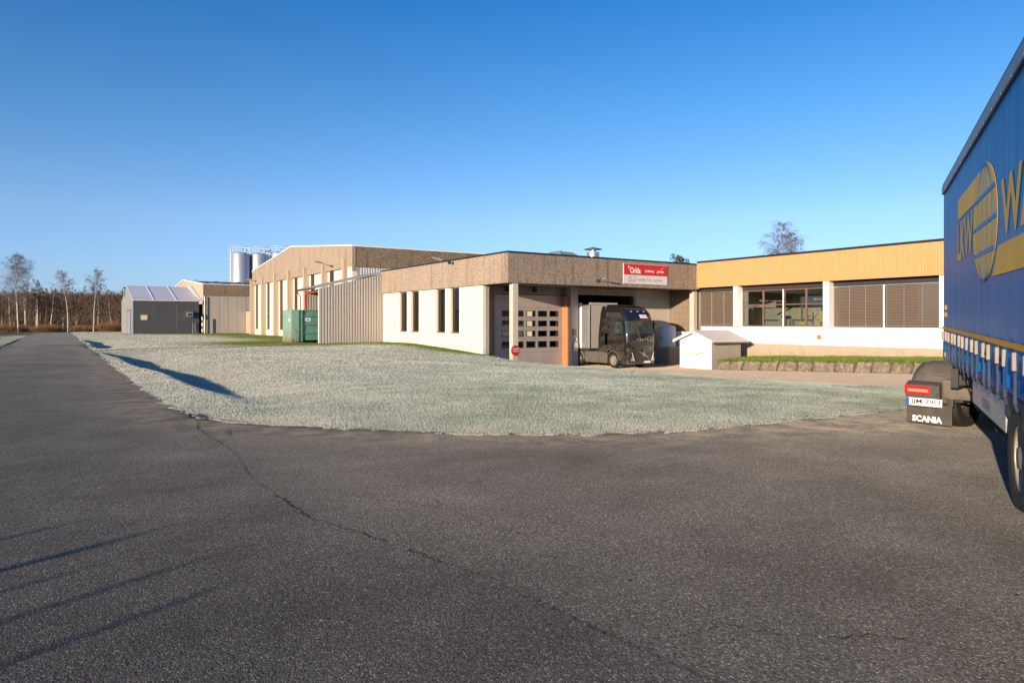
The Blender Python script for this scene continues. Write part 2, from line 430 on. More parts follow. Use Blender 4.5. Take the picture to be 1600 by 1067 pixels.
# tyre-worn lanes of the road
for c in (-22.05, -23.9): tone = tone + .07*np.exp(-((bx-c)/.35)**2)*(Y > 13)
sand = np.clip((1-sstep(.1, 1.6, dl))*.55*(~ins) + np.exp(-((X-5.6)/1.7)**2-((Y-11.0)/1.0)**2)*1.0 + .5*sstep(15, 24, Y)*sstep(3, 8, X), 0, 1)
yard = .85*sstep(15.5, 24, Y)*sstep(1, 5, X)
co = to_world(X, Y, zz).reshape(-1,3)
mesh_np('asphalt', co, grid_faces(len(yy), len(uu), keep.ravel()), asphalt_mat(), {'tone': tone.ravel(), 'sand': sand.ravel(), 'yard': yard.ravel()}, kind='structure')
# far length of the road
ys = np.linspace(0, 92, 40); xs = np.linspace(ROAD_L, ROAD_R+.02, 8)
FX, FY = np.meshgrid(xs, ys+26)
Xc, Yc = wc(FX, FY)
mesh_np('road', np.stack([FX.ravel(), FY.ravel(), (z_road(Xc, Yc)+.012).ravel()], -1), grid_faces(40, 8), bpy.data.materials['old asphalt'],
        {'tone': np.full(FX.size, .85)+.08*(np.abs(FX.ravel()+23.9) < .4), 'sand': np.zeros(FX.size)}, kind='structure')
# --- lawn sheet
def lawn_mat():
    k = NT('frosted turf'); p = k.pos()
    fr = k.attr('frost'); so = k.attr('soil')
    f1 = k.ramp(k.noise(p, 9, 6, .75), [(.3, (.17,.19,.135)), (.5, (.36,.385,.31)), (.75, (.59,.585,.505))])
    f2 = k.ramp(k.noise(p, .5, 5, .6), [(.35, (.34,.39,.32)), (.65, (.55,.46,.35))])
    f = k.mix(.5, f1, f2)
    gr = k.ramp(k.noise(p, 6, 6, .7), [(.3, (.06,.10,.015)), (.7, (.16,.22,.04))])
    c = k.mix(fr, gr, f)
    c = k.mix(so, c, k.ramp(k.noise(p, 7, 5, .7), [(.3, (.06,.045,.025)), (.7, (.19,.14,.08))]))
    k.col(c); k.bump(k.noise(p, 22, 6, .75), 1.0, .07); k.b.inputs['Diffuse Roughness'].default_value = 1.0; return k.set(.95, spec=.1)
nr, nc = 430, 460
yy = np.geomspace(9.4, 175, nr); uu = np.linspace(-1.15, .95, nc)
X = uu[None,:]*yy[:,None]; Y = np.repeat(yy[:,None], nc, 1)
wob = .05*(fbm(X*5, Y*5, 41)-.5)*2
ins = inside(X+wob, Y+wob, LAWN)
bx = CX+X*CS+Y*SN; by = CY-X*SN+Y*CS
ins &= ~((bx > 1.5) & (by > 6))
Z = lawn_z(X, Y)
mesh_np('lawn', to_world(X, Y, Z).reshape(-1,3), grid_faces(nr, nc, ins.ravel()), lawn_mat(),
        {'frost': frost_mask(X, Y).ravel(), 'soil': soil_mask(X, Y).ravel()}, kind='structure')
# verge left of the road and rough strip in front of the wood
xs = np.linspace(-120, ROAD_L+.05, 90); ys = np.linspace(-95, 118, 240)
VX, VY = np.meshgrid(xs, ys); Xc, Yc = wc(VX, VY)
vz = z_road(Xc, Yc)+.03-.12*sstep(0, 3, ROAD_L-VX)+.12*(fbm(VX*.2, VY*.2, 31)-.5)
mesh_np('verge', np.stack([VX.ravel(), VY.ravel(), vz.ravel()], -1), grid_faces(240, 90), bpy.data.materials['frosted turf'],
        {'frost': (.45+.55*sstep(.35,.55,fbm(VX*.1, VY*.05, 33))).ravel(), 'soil': (sstep(.5,.7,fbm(VX*.06, VY*.06, 35))*.6+.9*sstep(72,80,VY)).clip(0,1).ravel()}, kind='structure')
xs = np.linspace(-130, -2, 60); ys = np.linspace(104, 190, 40)
VX, VY = np.meshgrid(xs, ys); Xc, Yc = wc(VX, VY)
mesh_np('field', np.stack([VX.ravel(), VY.ravel(), (z_road(Xc, Yc)+.02+.1*(fbm(VX*.2,VY*.2,37)-.5)).ravel()], -1), grid_faces(40, 60), bpy.data.materials['rough winter field'], kind='structure')
# --- cracks in the asphalt (narrow dark gaps)
M['crack'] = plain('crack in asphalt', (.042,.037,.033), .95)
def crack(pts, w, seed, name='asphalt_crack'):
    r = random.Random(seed); P = []
    for (a, b) in zip(pts[:-1], pts[1:]):
        n = max(2, int(math.hypot(b[0]-a[0], b[1]-a[1])/.035))
        for i in range(n):
            t = i/n; P.append((a[0]+(b[0]-a[0])*t + r.gauss(0,.012), a[1]+(b[1]-a[1])*t + r.gauss(0,.012)))
    m = MB(); vs = []; k = 0
    for i, (x, y) in enumerate(P):
        ph = math.sin(i*.13+seed)+math.sin(i*.041+2*seed)
        ww = w*max(.3, .6+.3*ph+r.uniform(-.35,.35))
        d = (P[min(i+1,len(P)-1)][0]-P[max(i-1,0)][0], P[min(i+1,len(P)-1)][1]-P[max(i-1,0)][1]); L = math.hypot(*d)+1e-9
        nx, ny = -d[1]/L*ww/2, d[0]/L*ww/2
        z = float(z_yard(np.array(x), np.array(y))+.012*(fbm(np.array([x*.4]), np.array([y*.4]), 9)[0]-.5))+.004
        for s_ in (-1, 1): q = cw(x+s_*nx, y+s_*ny); vs.append((q[0], q[1], z))
    m.add(vs, [(2*i, 2*i+2, 2*i+3, 2*i+1) for i in range(len(P)-1) if math.sin(i*.085+seed*1.3)+.7*math.sin(i*.31+seed) > -1.25])
    tag(m.build(name, M['crack']), kind='structure')
crack(CR1, .012, 3)
crack([(-1.75,6.75),(-1.3,6.35),(-.9,6.2),(-.6,6.0),(-.36,5.95)], .008, 5)
crack([(-.75,6.35),(-.45,5.9),(-.25,5.55),(.1,5.3)], .010, 8)
crack([(-8.6,10.9),(-7.2,11.0),(-6.1,11.4),(-5.4,11.8)], .014, 6)
crack([(-4.9,11.0),(-4.3,10.4),(-4.1,9.9)], .014, 9)
crack([(.9,3.6),(1.15,3.7),(1.5,3.55),(1.9,3.6),(2.3,3.4)], .008, 12)
# --- grass blades standing on the lawn
def blade_mat():
    k = NT('frosted grass blade'); fr = k.attr('frost'); t = k.attr('tint')
    f = k.ramp(t, [(0, (.11,.15,.085)), (.35, (.37,.42,.37)), (.7, (.60,.62,.555)), (1, (.62,.50,.36))])
    g_ = k.ramp(t, [(0, (.05,.09,.012)), (.6, (.16,.22,.04)), (1, (.26,.25,.08))])
    k.col(k.mix(fr, g_, f)); return k.set(.8, spec=.1)
N = 950000
u = rng.uniform(-.80, .70, N); iy = rng.uniform(1/105., 1/9.6, N); Yb = 1/iy; Xb = u*Yb
wob = .5*(fbm(Xb*2.6, Yb*2.6, 43)-.5)+.25*(fbm(Xb*9, Yb*9, 44)-.5)
ok = inside(Xb+wob*.6, Yb+wob, LAWN); bx = CX+Xb*CS+Yb*SN; by = CY-Xb*SN+Yb*CS
ok &= ~((bx > -.1) & (by > 3.2)) & ~((bx > -5.3) & (by > 18.6) & (by < 25))
Xb, Yb = Xb[ok], Yb[ok]; n = len(Xb)
fr = frost_mask(Xb, Yb); so = soil_mask(Xb, Yb)
Zb = np.where(inside(Xb, Yb, LAWN), lawn_z(Xb, Yb), z_yard(Xb, Yb)+.005)
sc = .55+.45*rng.random(n); near = seg_dist(Xb, Yb, NEAR)
hgt = (.026+.022*fbm(Xb*1.1, Yb*1.1, 51))*sc*(1+.25*(Yb/14-1).clip(0,3)*.5)*(.55+.45*sstep(0,.5,near))*np.where(inside(Xb, Yb, LAWN), 1, .55)
wd = .0027*(Yb/10)*(.7+.6*rng.random(n))
ang = rng.uniform(0, 2*np.pi, n); lean = rng.normal(0, .55, (n,2))*hgt[:,None]
dx, dy = np.cos(ang)*wd, np.sin(ang)*wd
P0 = np.stack([Xb-dx, Yb-dy, Zb-.01], -1); P1 = np.stack([Xb+dx, Yb+dy, Zb-.01], -1)
P2 = np.stack([Xb+lean[:,0], Yb+lean[:,1], Zb+hgt], -1)
co = np.stack([P0,P1,P2], 1).reshape(-1,3); co = to_world(co[:,0], co[:,1], co[:,2])
tint = np.clip(.30+.30*rng.random(n)+.55*(fbm(Xb*.35, Yb*.35, 61)-.5)+.45*(fbm(Xb*1.9, Yb*1.9, 62)-.5)+.32*so + .22*sstep(-1, -9, Xb) - .16*sstep(0, 6, Xb), 0, 1)
gr = mesh_np('frosted_grass', co, np.arange(3*n).reshape(-1,3), blade_mat(), {'frost': np.repeat(fr,3), 'tint': np.repeat(tint,3)}, smooth=False, kind='stuff')
gr['label'] = 'short frosted grass blades covering the lawn'

# --- fallen leaves and grit blown over the asphalt
n = 150; Yl = 1/rng.uniform(1/12.5, 1/2.6, n); Xl = rng.uniform(-.75,.75,n)*Yl
okl = ~inside(Xl, Yl, LAWN) & (rng.random(n) < np.where(seg_dist(Xl, Yl, NEAR) < 1.6, .9, .22)); Xl, Yl = Xl[okl], Yl[okl]; n = len(Xl)
zl_ = z_yard(Xl, Yl)+.012*(fbm(Xl*.4, Yl*.4, 9)-.5)+.006; an = rng.uniform(0,6.28,n); s_ = rng.uniform(.007,.015,n)
q = [np.stack([Xl+s_*k_*np.cos(an+o_), Yl+s_*k_*np.sin(an+o_), zl_+h_], -1) for k_, o_, h_ in ((1.5,0,.002),(.6,1.3,.005),(1.3,3.14,.002),(.6,4.9,.002))]
co = np.stack(q,1).reshape(-1,3)
o = mesh_np('fallen_leaves', to_world(co[:,0],co[:,1],co[:,2]), np.arange(4*n).reshape(-1,4), plain('dry leaf', (.34,.22,.11), .8, var=.5, scale=9), smooth=False, kind='stuff'); o['label'] = 'dry leaves scattered on the asphalt'
# ---------------------------------------------------------------- buildings
def ribbed(name, mat, parent, p0, along, up, n_out, pitch=.2, depth=.035, flat=.6, top=None, smooth=False):
    """trapezoid-profile sheet: p0 corner, along/up vectors (full size), n_out outward unit; top(t)->height factor"""
    al = Vector(along); L = al.length; al.normalize(); up = Vector(up); n_out = Vector(n_out); p0 = Vector(p0)
    xs = []; k = int(L/pitch)+1
    for i in range(k):
        b = i*pitch; w = pitch
        for f, d in ((0,0),(flat*.5,0),(flat*.5+.1,1),(.9,1),(1.0,0)):
            if b+f*w <= L: xs.append((b+f*w, d*depth))
    m = MB(); rows = []
    for lv in (0, 1):
        rows.append([p0+al*x+up*((top(x/L) if top else 1.0) if lv else 0)+n_out*d for x, d in xs])
    m.grid([[tuple(q) for q in r] for r in rows])
    o = m.build(name, mat, parent)
    sol = o.modifiers.new('thickness', 'SOLIDIFY'); sol.thickness = .012; sol.offset = -1
    return o
def xsplit(edges, gap=.012): return [(a+gap/2, b-gap/2) for a, b in zip(edges[:-1], edges[1:])]
def window(parent, b_pane, a0, a1, z0, z1, frame='brown_frame', curtain=True, sill=True, transom=None, glass='glass_dark', inner='curtain'):
    """slot window in a wall whose outside faces -x"""
    m = MB(); t = .05
    m.box(b_pane-.03, b_pane+.03, a0, a0+t, z0, z1); m.box(b_pane-.03, b_pane+.03, a1-t, a1, z0, z1)
    m.box(b_pane-.03, b_pane+.03, a0+t, a1-t, z0, z0+t); m.box(b_pane-.03, b_pane+.03, a0+t, a1-t, z1-t, z1)
    if transom: m.box(b_pane-.03, b_pane+.03, a0+t, a1-t, transom-.03, transom+.03)
    w = m.build('window', M[frame], parent)
    g_ = MB(); g_.box(b_pane-.006, b_pane+.006, a0+t, a1-t, z0+t, z1-t); g_.build('pane', M[glass], w)
    if sill:
        s_ = MB(); s_.box(b_pane-.2, b_pane-.035, a0+.01, a1-.01, z0-.03, z0+.03); s_.build('sill', M['brown_frame'], w)
    if curtain:
        P = []
        for z in (z0+.02, z1-.02):
            P.append([(b_pane+.16+.035*math.sin(i*1.9)+.02*math.sin(i*.7), a0+.03+(a1-a0-.06)*i/40, z) for i in range(41)])
        c_ = MB(); c_.grid(P); c_.build('curtain', M[inner], w, smooth=True)
    return w
# ======================= delivery building
D = thing('delivery_building', 'flat roofed aggregate concrete delivery wing with roller door and open dock', 'building', (0,0,0))
ZF0, ZF1 = 3.95, 5.72
m = MB()
for y0, y1 in xsplit([.36, 6.0, 7.3, 13.0, 18.72], .015): m.box(0, .34, y0, y1, ZF0, ZF1)
m.build('fascia', M['agg'], D, bevel=.012)
m = MB()
for x0, x1 in xsplit([0.0, 5.4, 10.8, 16.19], .015): m.box(x0, x1, 0, .34, ZF0, ZF1)
m.build('fascia', M['agg_mid'], D, bevel=.012)
m = MB(); m.box(.352, 30, .352, 25.3, ZF1-.35, ZF1-.12); m.build('roof', M['roof_felt'], D)
m = MB(); m.box(-.04, 16.16, -.04, .36, ZF1+.004, ZF1+.10); m.box(-.04, .36, .362, 18.72, ZF1+.004, ZF1+.10); m.build('roof_edge', M['dark_edge'], D)
m = MB(); m.box(.36, 16.88, .36, 4.6, 4.02, 4.1); m.build('soffit', M['soffit'], D)
# left wall: panels between four slot windows
WIN = [(6.09,7.29),(8.06,9.4),(12.16,13.48),(14.22,15.56)]
edges = [3.06, 4.7, 6.09, 7.29, 8.06, 9.4, 10.75, 12.16, 13.48, 14.22, 15.56, 17.2, 18.71]
m = MB()
for y0, y1 in xsplit(edges, .02):
    if any(abs(y0-a) < .05 and abs(y1-b) < .05 for a, b in WIN): m.box(.15, .40, y0, y1, -1.6, .9)
    else: m.box(.15, .40, y0, y1, -1.6, ZF0-.004)
m.build('wall', M['panel'], D, bevel=.008)
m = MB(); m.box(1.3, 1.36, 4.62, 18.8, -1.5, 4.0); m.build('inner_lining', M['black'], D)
for a0, a1 in WIN: window(D, .34, a0+.01, a1-.01, .92, 3.93)
m = MB(); m.box(.12, .149, 16.4, 16.5, 1.7, 1.82); m.build('wall_socket', M['steel_dark'], D)
# end return, glazed gap, door wall
m = MB(); m.box(.42, .62, 3.08, 3.30, -1.6, 3.95); m.build('wall_end', M['conc'], D)
m = MB(); m.box(.42, .98, 4.0, 4.3, -.45, 3.94); m.build('side_glazing', M['glass_dark'], D)
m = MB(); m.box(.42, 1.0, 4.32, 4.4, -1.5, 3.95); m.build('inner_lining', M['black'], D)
m = MB(); m.box(.42, 1.0, 3.9, 4.3, -1.6, -.47); m.build('wall', M['conc_pale'], D)
m = MB(); m.box(1.0, 1.40, 3.95, 4.3, -1.6, 4.0); m.box(1.41, 7.28, 3.95, 4.3, 3.50, 4.0); m.build('wall', M['conc'], D, bevel=.01)
m = MB(); m.box(7.3, 7.9, 3.2, 4.3, -1.6, 4.0); m.build('pier', M['conc_pale'], D, bevel=.012)
m = MB(); m.box(7.91, 13.29, 3.2, 3.5, 3.53, 4.0)
m.build('lintel', M['conc'], D, bevel=.01)
m = MB()
for x0, x1 in xsplit([13.3, 14.9, 16.88], .015):
    for z0, z1 in ((-1.6, 1.0),(1.012, 3.4),(3.412, 4.0)): m.box(x0, x1, 3.2, 3.5, z0, z1)
m.build('wall', M['conc_pale'], D, bevel=.008)
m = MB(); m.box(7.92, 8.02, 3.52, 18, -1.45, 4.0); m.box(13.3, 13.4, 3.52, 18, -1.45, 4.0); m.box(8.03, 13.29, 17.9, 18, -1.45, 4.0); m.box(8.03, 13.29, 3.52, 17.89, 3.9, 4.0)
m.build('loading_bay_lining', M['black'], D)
m = MB(); m.box(13.14, 13.26, 3.52, 3.62, -1.4, 3.5); m.build('door_track', M['steel_dark'], D)
m = MB(); m.box(.40, .79, .06, .45, -1.6, 3.95); m.build('column', M['conc_pale'], D, bevel=.015)
m = MB(); m.box(16.24, 16.62, .3, .7, -1.6, 3.95); m.build('column', M['conc_pale'], D, bevel=.015)
# roller door with five by four lights
def door_panel_mat():
    k = NT('anodised door panel'); p = k.pos()
    c = k.ramp(k.noise(p, .8, 4), [(.3, (.37,.325,.30)), (.7, (.44,.39,.36))])
    sx = k.n('ShaderNodeSeparateXYZ'); k.l(p, sx.inputs[0])
    c = k.mix(k.ramp(k.noise(k.stretch(p,(2,2,.3)), 2.0, 6, .7), [(.5, 0.0), (.8, .35)]), c, (.17,.13,.11))
    k.col(c); return k.set(.42, .3)
M['door_panel'] = door_panel_mat()
M['oxide'] = plain('primer orange steel', (.42,.20,.09), .6, var=.15, grime=.3)
cols = [2.15+.97*i for i in range(5)]; rows = [(2.0,2.41),(1.34,1.75),(.66,1.07),(-.08,.36)]
secs = [-1.36, -.36, .51, 1.205, 1.875, 2.60, 3.46]
m = MB()
for z0, z1 in xsplit(secs, .012):
    rw = [r for r in rows if z0 < r[0] and r[1] < z1]
    if not rw: m.box(1.62, 7.1, 4.0, 4.06, z0, z1); continue
    r0, r1 = rw[0]
    m.box(1.62, 7.1, 4.0, 4.06, z0, r0); m.box(1.62, 7.1, 4.0, 4.06, r1, z1)
    xe = [1.62] + [v for c in cols for v in (c, c+.75)] + [7.1]
    for i in range(0, len(xe), 2): m.box(xe[i], xe[i+1], 4.0, 4.06, r0, r1)
door = m.build('roller_door', M['door_panel'], D)
M['pane_glare'] = plain('cream painted pane glare', (.72,.62,.44), .8, var=.06)
for ri, (r0, r1) in enumerate(rows):
    for ci, c in enumerate(cols):
        g_ = MB(); g_.box(c+.03, c+.72, 4.02, 4.03, r0+.03, r1-.03); gl = g_.build('door_window', M['glass_dark'], door)
        f_ = MB()
        for x0, x1, z0, z1 in ((c,c+.035,r0,r1),(c+.715,c+.75,r0,r1),(c+.035,c+.715,r0,r0+.035),(c+.035,c+.715,r1-.035,r1)): f_.box(x0, x1, 3.985, 4.05, z0, z1)
        f_.build('frame', M['steel_dark'], gl)
        if ci == 2 and ri < 3:  # cream sheet paints the bright light seen in these middle panes
            b_ = MB(); b_.box(c+.037, c+.50, 4.008, 4.018, r0+.036, r1-.036); b_.build('painted_glare', M['pane_glare'], gl)
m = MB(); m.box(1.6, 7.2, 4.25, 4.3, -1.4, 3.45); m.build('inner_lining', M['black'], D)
m = MB(); m.box(1.42, 1.6, 3.96, 4.1, -1.5, 3.48); m.build('door_jamb', M['oxide'], D, bevel=.01)
m = MB(); m.box(7.12, 7.28, 3.4, 4.1, -1.5, 3.48); m.build('door_jamb', M['oxide'], D, bevel=.01)
for x in (2.4, 4.6): 
    m = MB(); m.box(x, x+.16, 3.7, 3.9, 3.62, 3.95); m.build('door_motor', M['steel_dark'], D)
m = MB(); m.box(7.42, 7.66, 3.1, 3.195, .72, 1.15); m.build('control_panel', M['oxide'], D)
m = MB(); m.box(7.42, 7.74, 3.02, 3.195, -.35, .25); m.tube((7.6,3.1,.35),(7.6,3.1,.55),.09,n=10); m.build('junction_box', M['steel'], D, bevel=.01)
# signs
def sign(name, label, loc): return thing(name, label, 'sign', loc)
T = sign('company_sign', 'large red and white delivery sign on the dock fascia', (11.1,-.05,4.18))
x0, x1 = 9.09, 13.15
m = MB(); m.box(x0, x1, -.07, -.004, 4.18, 5.52); m.build('backing', plain('greyish sign panel', (.60,.57,.56), .45, var=.04), T)
m = MB(); m.box(x0+.02, x1-.02, -.08, -.072, 4.78, 5.50); m.build('red_field', M['red'], T)
RX, UZ = (1,0,0), (0,0,1)
text_rect('Orkla', (x0+.02+1.02, -.086, 5.08), RX, UZ, .95, .40, M['white'], T, bold=.025)
m = MB()
for a, l in ((0,.19),(90,.15),(180,.15),(270,.21),(45,.06),(135,.06),(225,.1),(315,.06)):
    c, s_ = math.cos(R(a+10)), math.sin(R(a+10)); q = (x0+.46, -.086, 5.29)
    m.prism([(q[0]-s_*.028,q[1],q[2]+c*.028),(q[0]+s_*.028,q[1],q[2]-c*.028),(q[0]+c*l,q[1],q[2]+s_*l)], (0,.004,0))
m.build('star_emblem', M['white'], T)
text_rect('Lilleborg', (x0+2.42, -.086, 5.06), RX, UZ, .70, .19, M['white'], T, bold=.03)
m = MB()
for a in range(0, 360, 90):
    c, s_ = math.cos(R(a)), math.sin(R(a)); q = (x0+1.99, -.086, 5.07)
    m.prism([(q[0]-s_*.05,q[1],q[2]+c*.05),(q[0]+s_*.05,q[1],q[2]-c*.05),(q[0]+c*.13,q[1],q[2]+s_*.13)], (0,.004,0))
m.build('flower_emblem', M['white'], T)
text_rect('Jordan', (x0+3.36, -.086, 5.06), RX, UZ, .70, .20, M['white'], T, bold=.03, shear=.3)
m = MB(); m.prism([(x0+3.4,-.086,5.23),(x0+3.5,-.086,5.26),(x0+3.75,-.086,5.37),(x0+3.5,-.086,5.29)], (0,.004,0)); m.build('swoosh', M['white'], T)
text_rect('VAREMOTTAK / DELIVERY', (x0+2.42, -.076, 4.46), RX, UZ, 2.4, .16, M['grey_print'], T)
m = MB(); y0_ = -.076
def line(a, b, w=.016):
    a, b = Vector((a[0], y0_, a[1])), Vector((b[0], y0_, b[1])); d = (b-a).normalized(); n_ = Vector((-d.z,0,d.x))*w
    m.prism([a-n_,b-n_,b+n_,a+n_], (0,.004,0))
q = x0+.42; 
for a, b in (((q+.2,4.35),(q+.62,4.35)),((q+.62,4.35),(q+.62,4.68)),((q+.62,4.68),(q+.17,4.68)),((q+.17,4.68),(q+.17,4.40)),((q+.17,4.6),(q+.05,4.58)),((q+.05,4.58),(q,4.48)),((q,4.48),(q,4.37)),((q,4.37),(q+.06,4.36)),((q+.2,4.47),(q+.6,4.47))): line(a, b)
for c in (.13, .5):
    for i in range(10): line((q+c+.05*math.cos(i*.63),4.35+.05*math.sin(i*.63)), (q+c+.05*math.cos(i*.63+.63),4.35+.05*math.sin(i*.63+.63)), .01)
m.build('lorry_symbol', M['grey_print'], T)
T = sign('gate_sign', 'small framed sign board above the open dock door', (11,3.15,3.6))
m = MB(); m.box(10.6, 11.75, 3.16, 3.197, 3.56, 3.88); m.build('board', plain('weathered sign board', (.36,.31,.25), .6), T)
text_rect('VARELEVERING', (11.17, 3.155, 3.72), RX, UZ, .92, .15, M['steel_dark'], T)
T = sign('notice_plate', 'blank grey notice plate left of the sign board above the dock door', (9.8,3.15,3.5))
m = MB(); m.box(9.5, 10.0, 3.16, 3.197, 3.56, 3.94); m.build('plate', plain('faded notice plate', (.32,.27,.23), .6), T, bevel=.01)
T = sign('round_sign', 'round red sign with two white lines of text on the corner column', (.55,0,-.05))
m = MB(); m.lathe((.55,.02,-.03), (0,-1,0), [(0,0),(.31,0),(.31,.02),(0,.02)], 40); m.build('disc', M['red'], T)
text_rect('UVEDKOMMENDE', (.57,-.004,.06), RX, UZ, .47, .065, M['white'], T, bold=.02)
text_rect('INGEN ADGANG', (.57,-.004,-.07), RX, UZ, .41, .065, M['white'], T, bold=.02)
m = MB(); m.box(.5, .6, .02, .055, -.1, .05); m.build('bracket', M['steel'], T)
# ======================= lamps on the walls
def wall_lamp(label, p, n_out, k=1.0):
    """floodlight on a bracket arm, p on the wall"""
    p = Vector(p); n_ = Vector(n_out); t = thing('wall_lamp', label, 'lamp', p, group='lamps on the walls')
    e = p+n_*.85*k+Vector((0,0,.22*k))
    m = MB(); m.obox(p+n_*.03, n_*.03, n_.cross(Vector((0,0,1)))*.09, (0,0,.09)); m.tube(p+n_*.05, e, .028, n=8); m.build('arm', M['steel_dark'], t)
    d = (n_*1.0+Vector((0,0,.22))).normalized(); u = n_.cross(Vector((0,0,1))).normalized(); w = d.cross(u)
    m = MB()
    prof = [(0,.06),(.12,.13),(.45,.17),(.8,.15),(.95,.05)]
    P = []
    for s_, r in prof:
        P.append([tuple(e-d*.08*k+d*s_*k+u*(r*k*math.cos(a))+w*(r*k*.55*math.sin(a))) for a in [2*math.pi*i/14 for i in range(15)]])
    m.grid(P); h = m.build('head', M['steel'], t, smooth=True)
    m = MB(); m.obox(e+d*.38*k+Vector((0,0,-.085*k)), d*.3*k, u*.1*k, w*.012); m.build('lens', plain('frosted lamp lens', (.6,.58,.52), .25), h)
    return t
wall_lamp('grey floodlight on the left fascia of the delivery building', (0,6.6,5.55), (-1,0,0))
wall_lamp('grey floodlight below left of the large red sign on the dock fascia', (6.9,0,4.28), (0,-1,0), .55)
# ======================= roof equipment
T = thing('roof_vent', 'round steel roof vent with a flat conical cap behind the red sign', 'roof vent', (11.6,6,5.6))
m = MB(); m.box(11.0, 12.35, 5.4, 6.75, 5.6, 6.36); m.build('curb', M['steel'], T, bevel=.02)
m = MB(); m.lathe((11.67,6.05,6.34), (0,0,1), [(.47,0),(.47,.55),(.42,.56),(.2,.56),(.2,.75)], 28); m.build('cowl', M['steel'], T, smooth=True)
m = MB(); m.lathe((11.67,6.05,7.10), (0,0,1), [(.05,-.08),(.68,.0),(.70,.02),(.3,.12),(.12,.17),(0,.2)], 28); m.build('cap', M['steel'], T, smooth=True)
T = thing('vent_duct', 'curved grey duct cowl lying on the flat roof left of the steel vent', 'roof vent', (9.2,6,5.6))
pr = [(8.6,5.5),(10.5,5.5),(10.48,6.05),(10.35,6.38),(10.08,6.62),(9.7,6.76),(8.6,6.80)]
m = MB(); m.prism([(x,6.0,z) for x, z in pr], (0,1.3,0)); m.build('cowl', M['steel'], T, bevel=.01)
m = MB(); m.box(8.5, 8.59, 5.95, 7.35, 5.5, 6.84); m.build('flange', M['steel'], T)
T = thing('air_unit', 'small grey ventilation box on the roof edge near the tall hall', 'roof vent', (1.5,15,5.6))
m = MB(); m.box(1.0, 1.8, 16.2, 17.3, 5.6, 6.05); m.build('casing', M['steel'], T, bevel=.03)
m = MB(); m.box(1.81, 3.2, 16.5, 17.0, 5.6, 5.9); m.build('duct', M['steel'], T, bevel=.02)
# ======================= production hall
H = thing('production_hall', 'tall gabled factory hall with aggregate fascia and thin concrete fins', 'building', (0,44,0))
HA, HB, HM = 25.4, 63.2, 44.6; HE, HR, HF = 8.42, 10.1, 6.6
def hz(y): return HE + (HR-HE)*(1-abs(y-HM)/(HM-HA if y < HM else HB-HM))
m = MB()
ed = [HA, 30.1, 36.1, 42.1, HM, 48.1, 54.1, 60.1, HB]
for y0, y1 in xsplit(ed, .015): m.prism([(.04,y0,HF),(.04,y1,HF),(.04,y1,hz(y1)),(.04,y0,hz(y0))], (.3,0,0))
m.build('fascia', M['agg'], H, fix=True)
m = MB()
for x0, x1 in xsplit([.36, 8, 16, 24, 32, 40], .02): m.box(x0, x1, HA, HA+.3, HF, HE)
m.build('fascia', M['agg_dark'], H)
m = MB(); m.box(.0, .34, HA-.03, HA-.002, HF-.4, HE); m.build('corner_strip', M['agg'], H)
ribbed('wall', plain('pale grey cladding', (.5,.5,.52), .5), H, (.5,HA+.1,5.2), (39,0,0), (0,0,1.39), (0,-1,0), .25, .04)
m = MB(); m.prism([(.1,HA+.1,HE-.12),(.1,HM,HR-.12),(.1,HB-.1,HE-.12),(.1,HB-.1,HE-.32),(.1,HM,HR-.32),(.1,HA+.1,HE-.32)], (40,0,0)); m.build('roof', M['roof_felt'], H)
m = MB()
for y0, y1 in ((HA-.05, HM),(HM, HB+.05)):
    za, zb = hz(max(HA,y0)), hz(min(HB,y1))
    m.prism([(-.03,y0,za+.01),(-.03,y1,zb+.01),(-.03,y1,zb+.13),(-.03,y0,za+.13)], (.4,0,0))
m.box(.38, 40, HA-.06, HA+.3, HE+.01, HE+.12)
m.build('roof_edge', M['white_edge'], H)
fins = [27.1+6.0*i for i in range(7)]
HW = [(f-2.0, f-.75) for f in fins[1:]]
m = MB(); ed = [HA]+[v for w in HW for v in w]+[HB-.02]
for i, (y0, y1) in enumerate(xsplit(ed, .02)):
    if i % 2: m.box(.3, .5, y0, y1, -.9, .73)
    else: m.box(.3, .5, y0, y1, -.9, HF-.004)
m.build('wall', M['panel'], H)
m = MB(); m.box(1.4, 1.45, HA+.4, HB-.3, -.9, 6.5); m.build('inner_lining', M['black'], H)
for a0, a1 in HW: window(H, .35, a0+.01, a1-.01, .75, HF-.02, sill=True, transom=2.75, curtain=False)
for f in fins:
    m = MB(); m.box(-.28, .295, f-.2, f+.2, -.9, 7.45); m.build('fin', M['conc_tan'], H, bevel=.015)
m = MB(); m.box(0.0, .3, HA+.0, HA+1.2, 5.3, HF-.01); m.build('wall', M['panel'], H)
wall_lamp('grey floodlight high on the tall hall between two fins above the lean-to', (.04,30.6,6.95), (-1,0,0))
wall_lamp('grey floodlight on the far left corner of the tall hall', (.04,60.9,7.0), (-1,0,0))
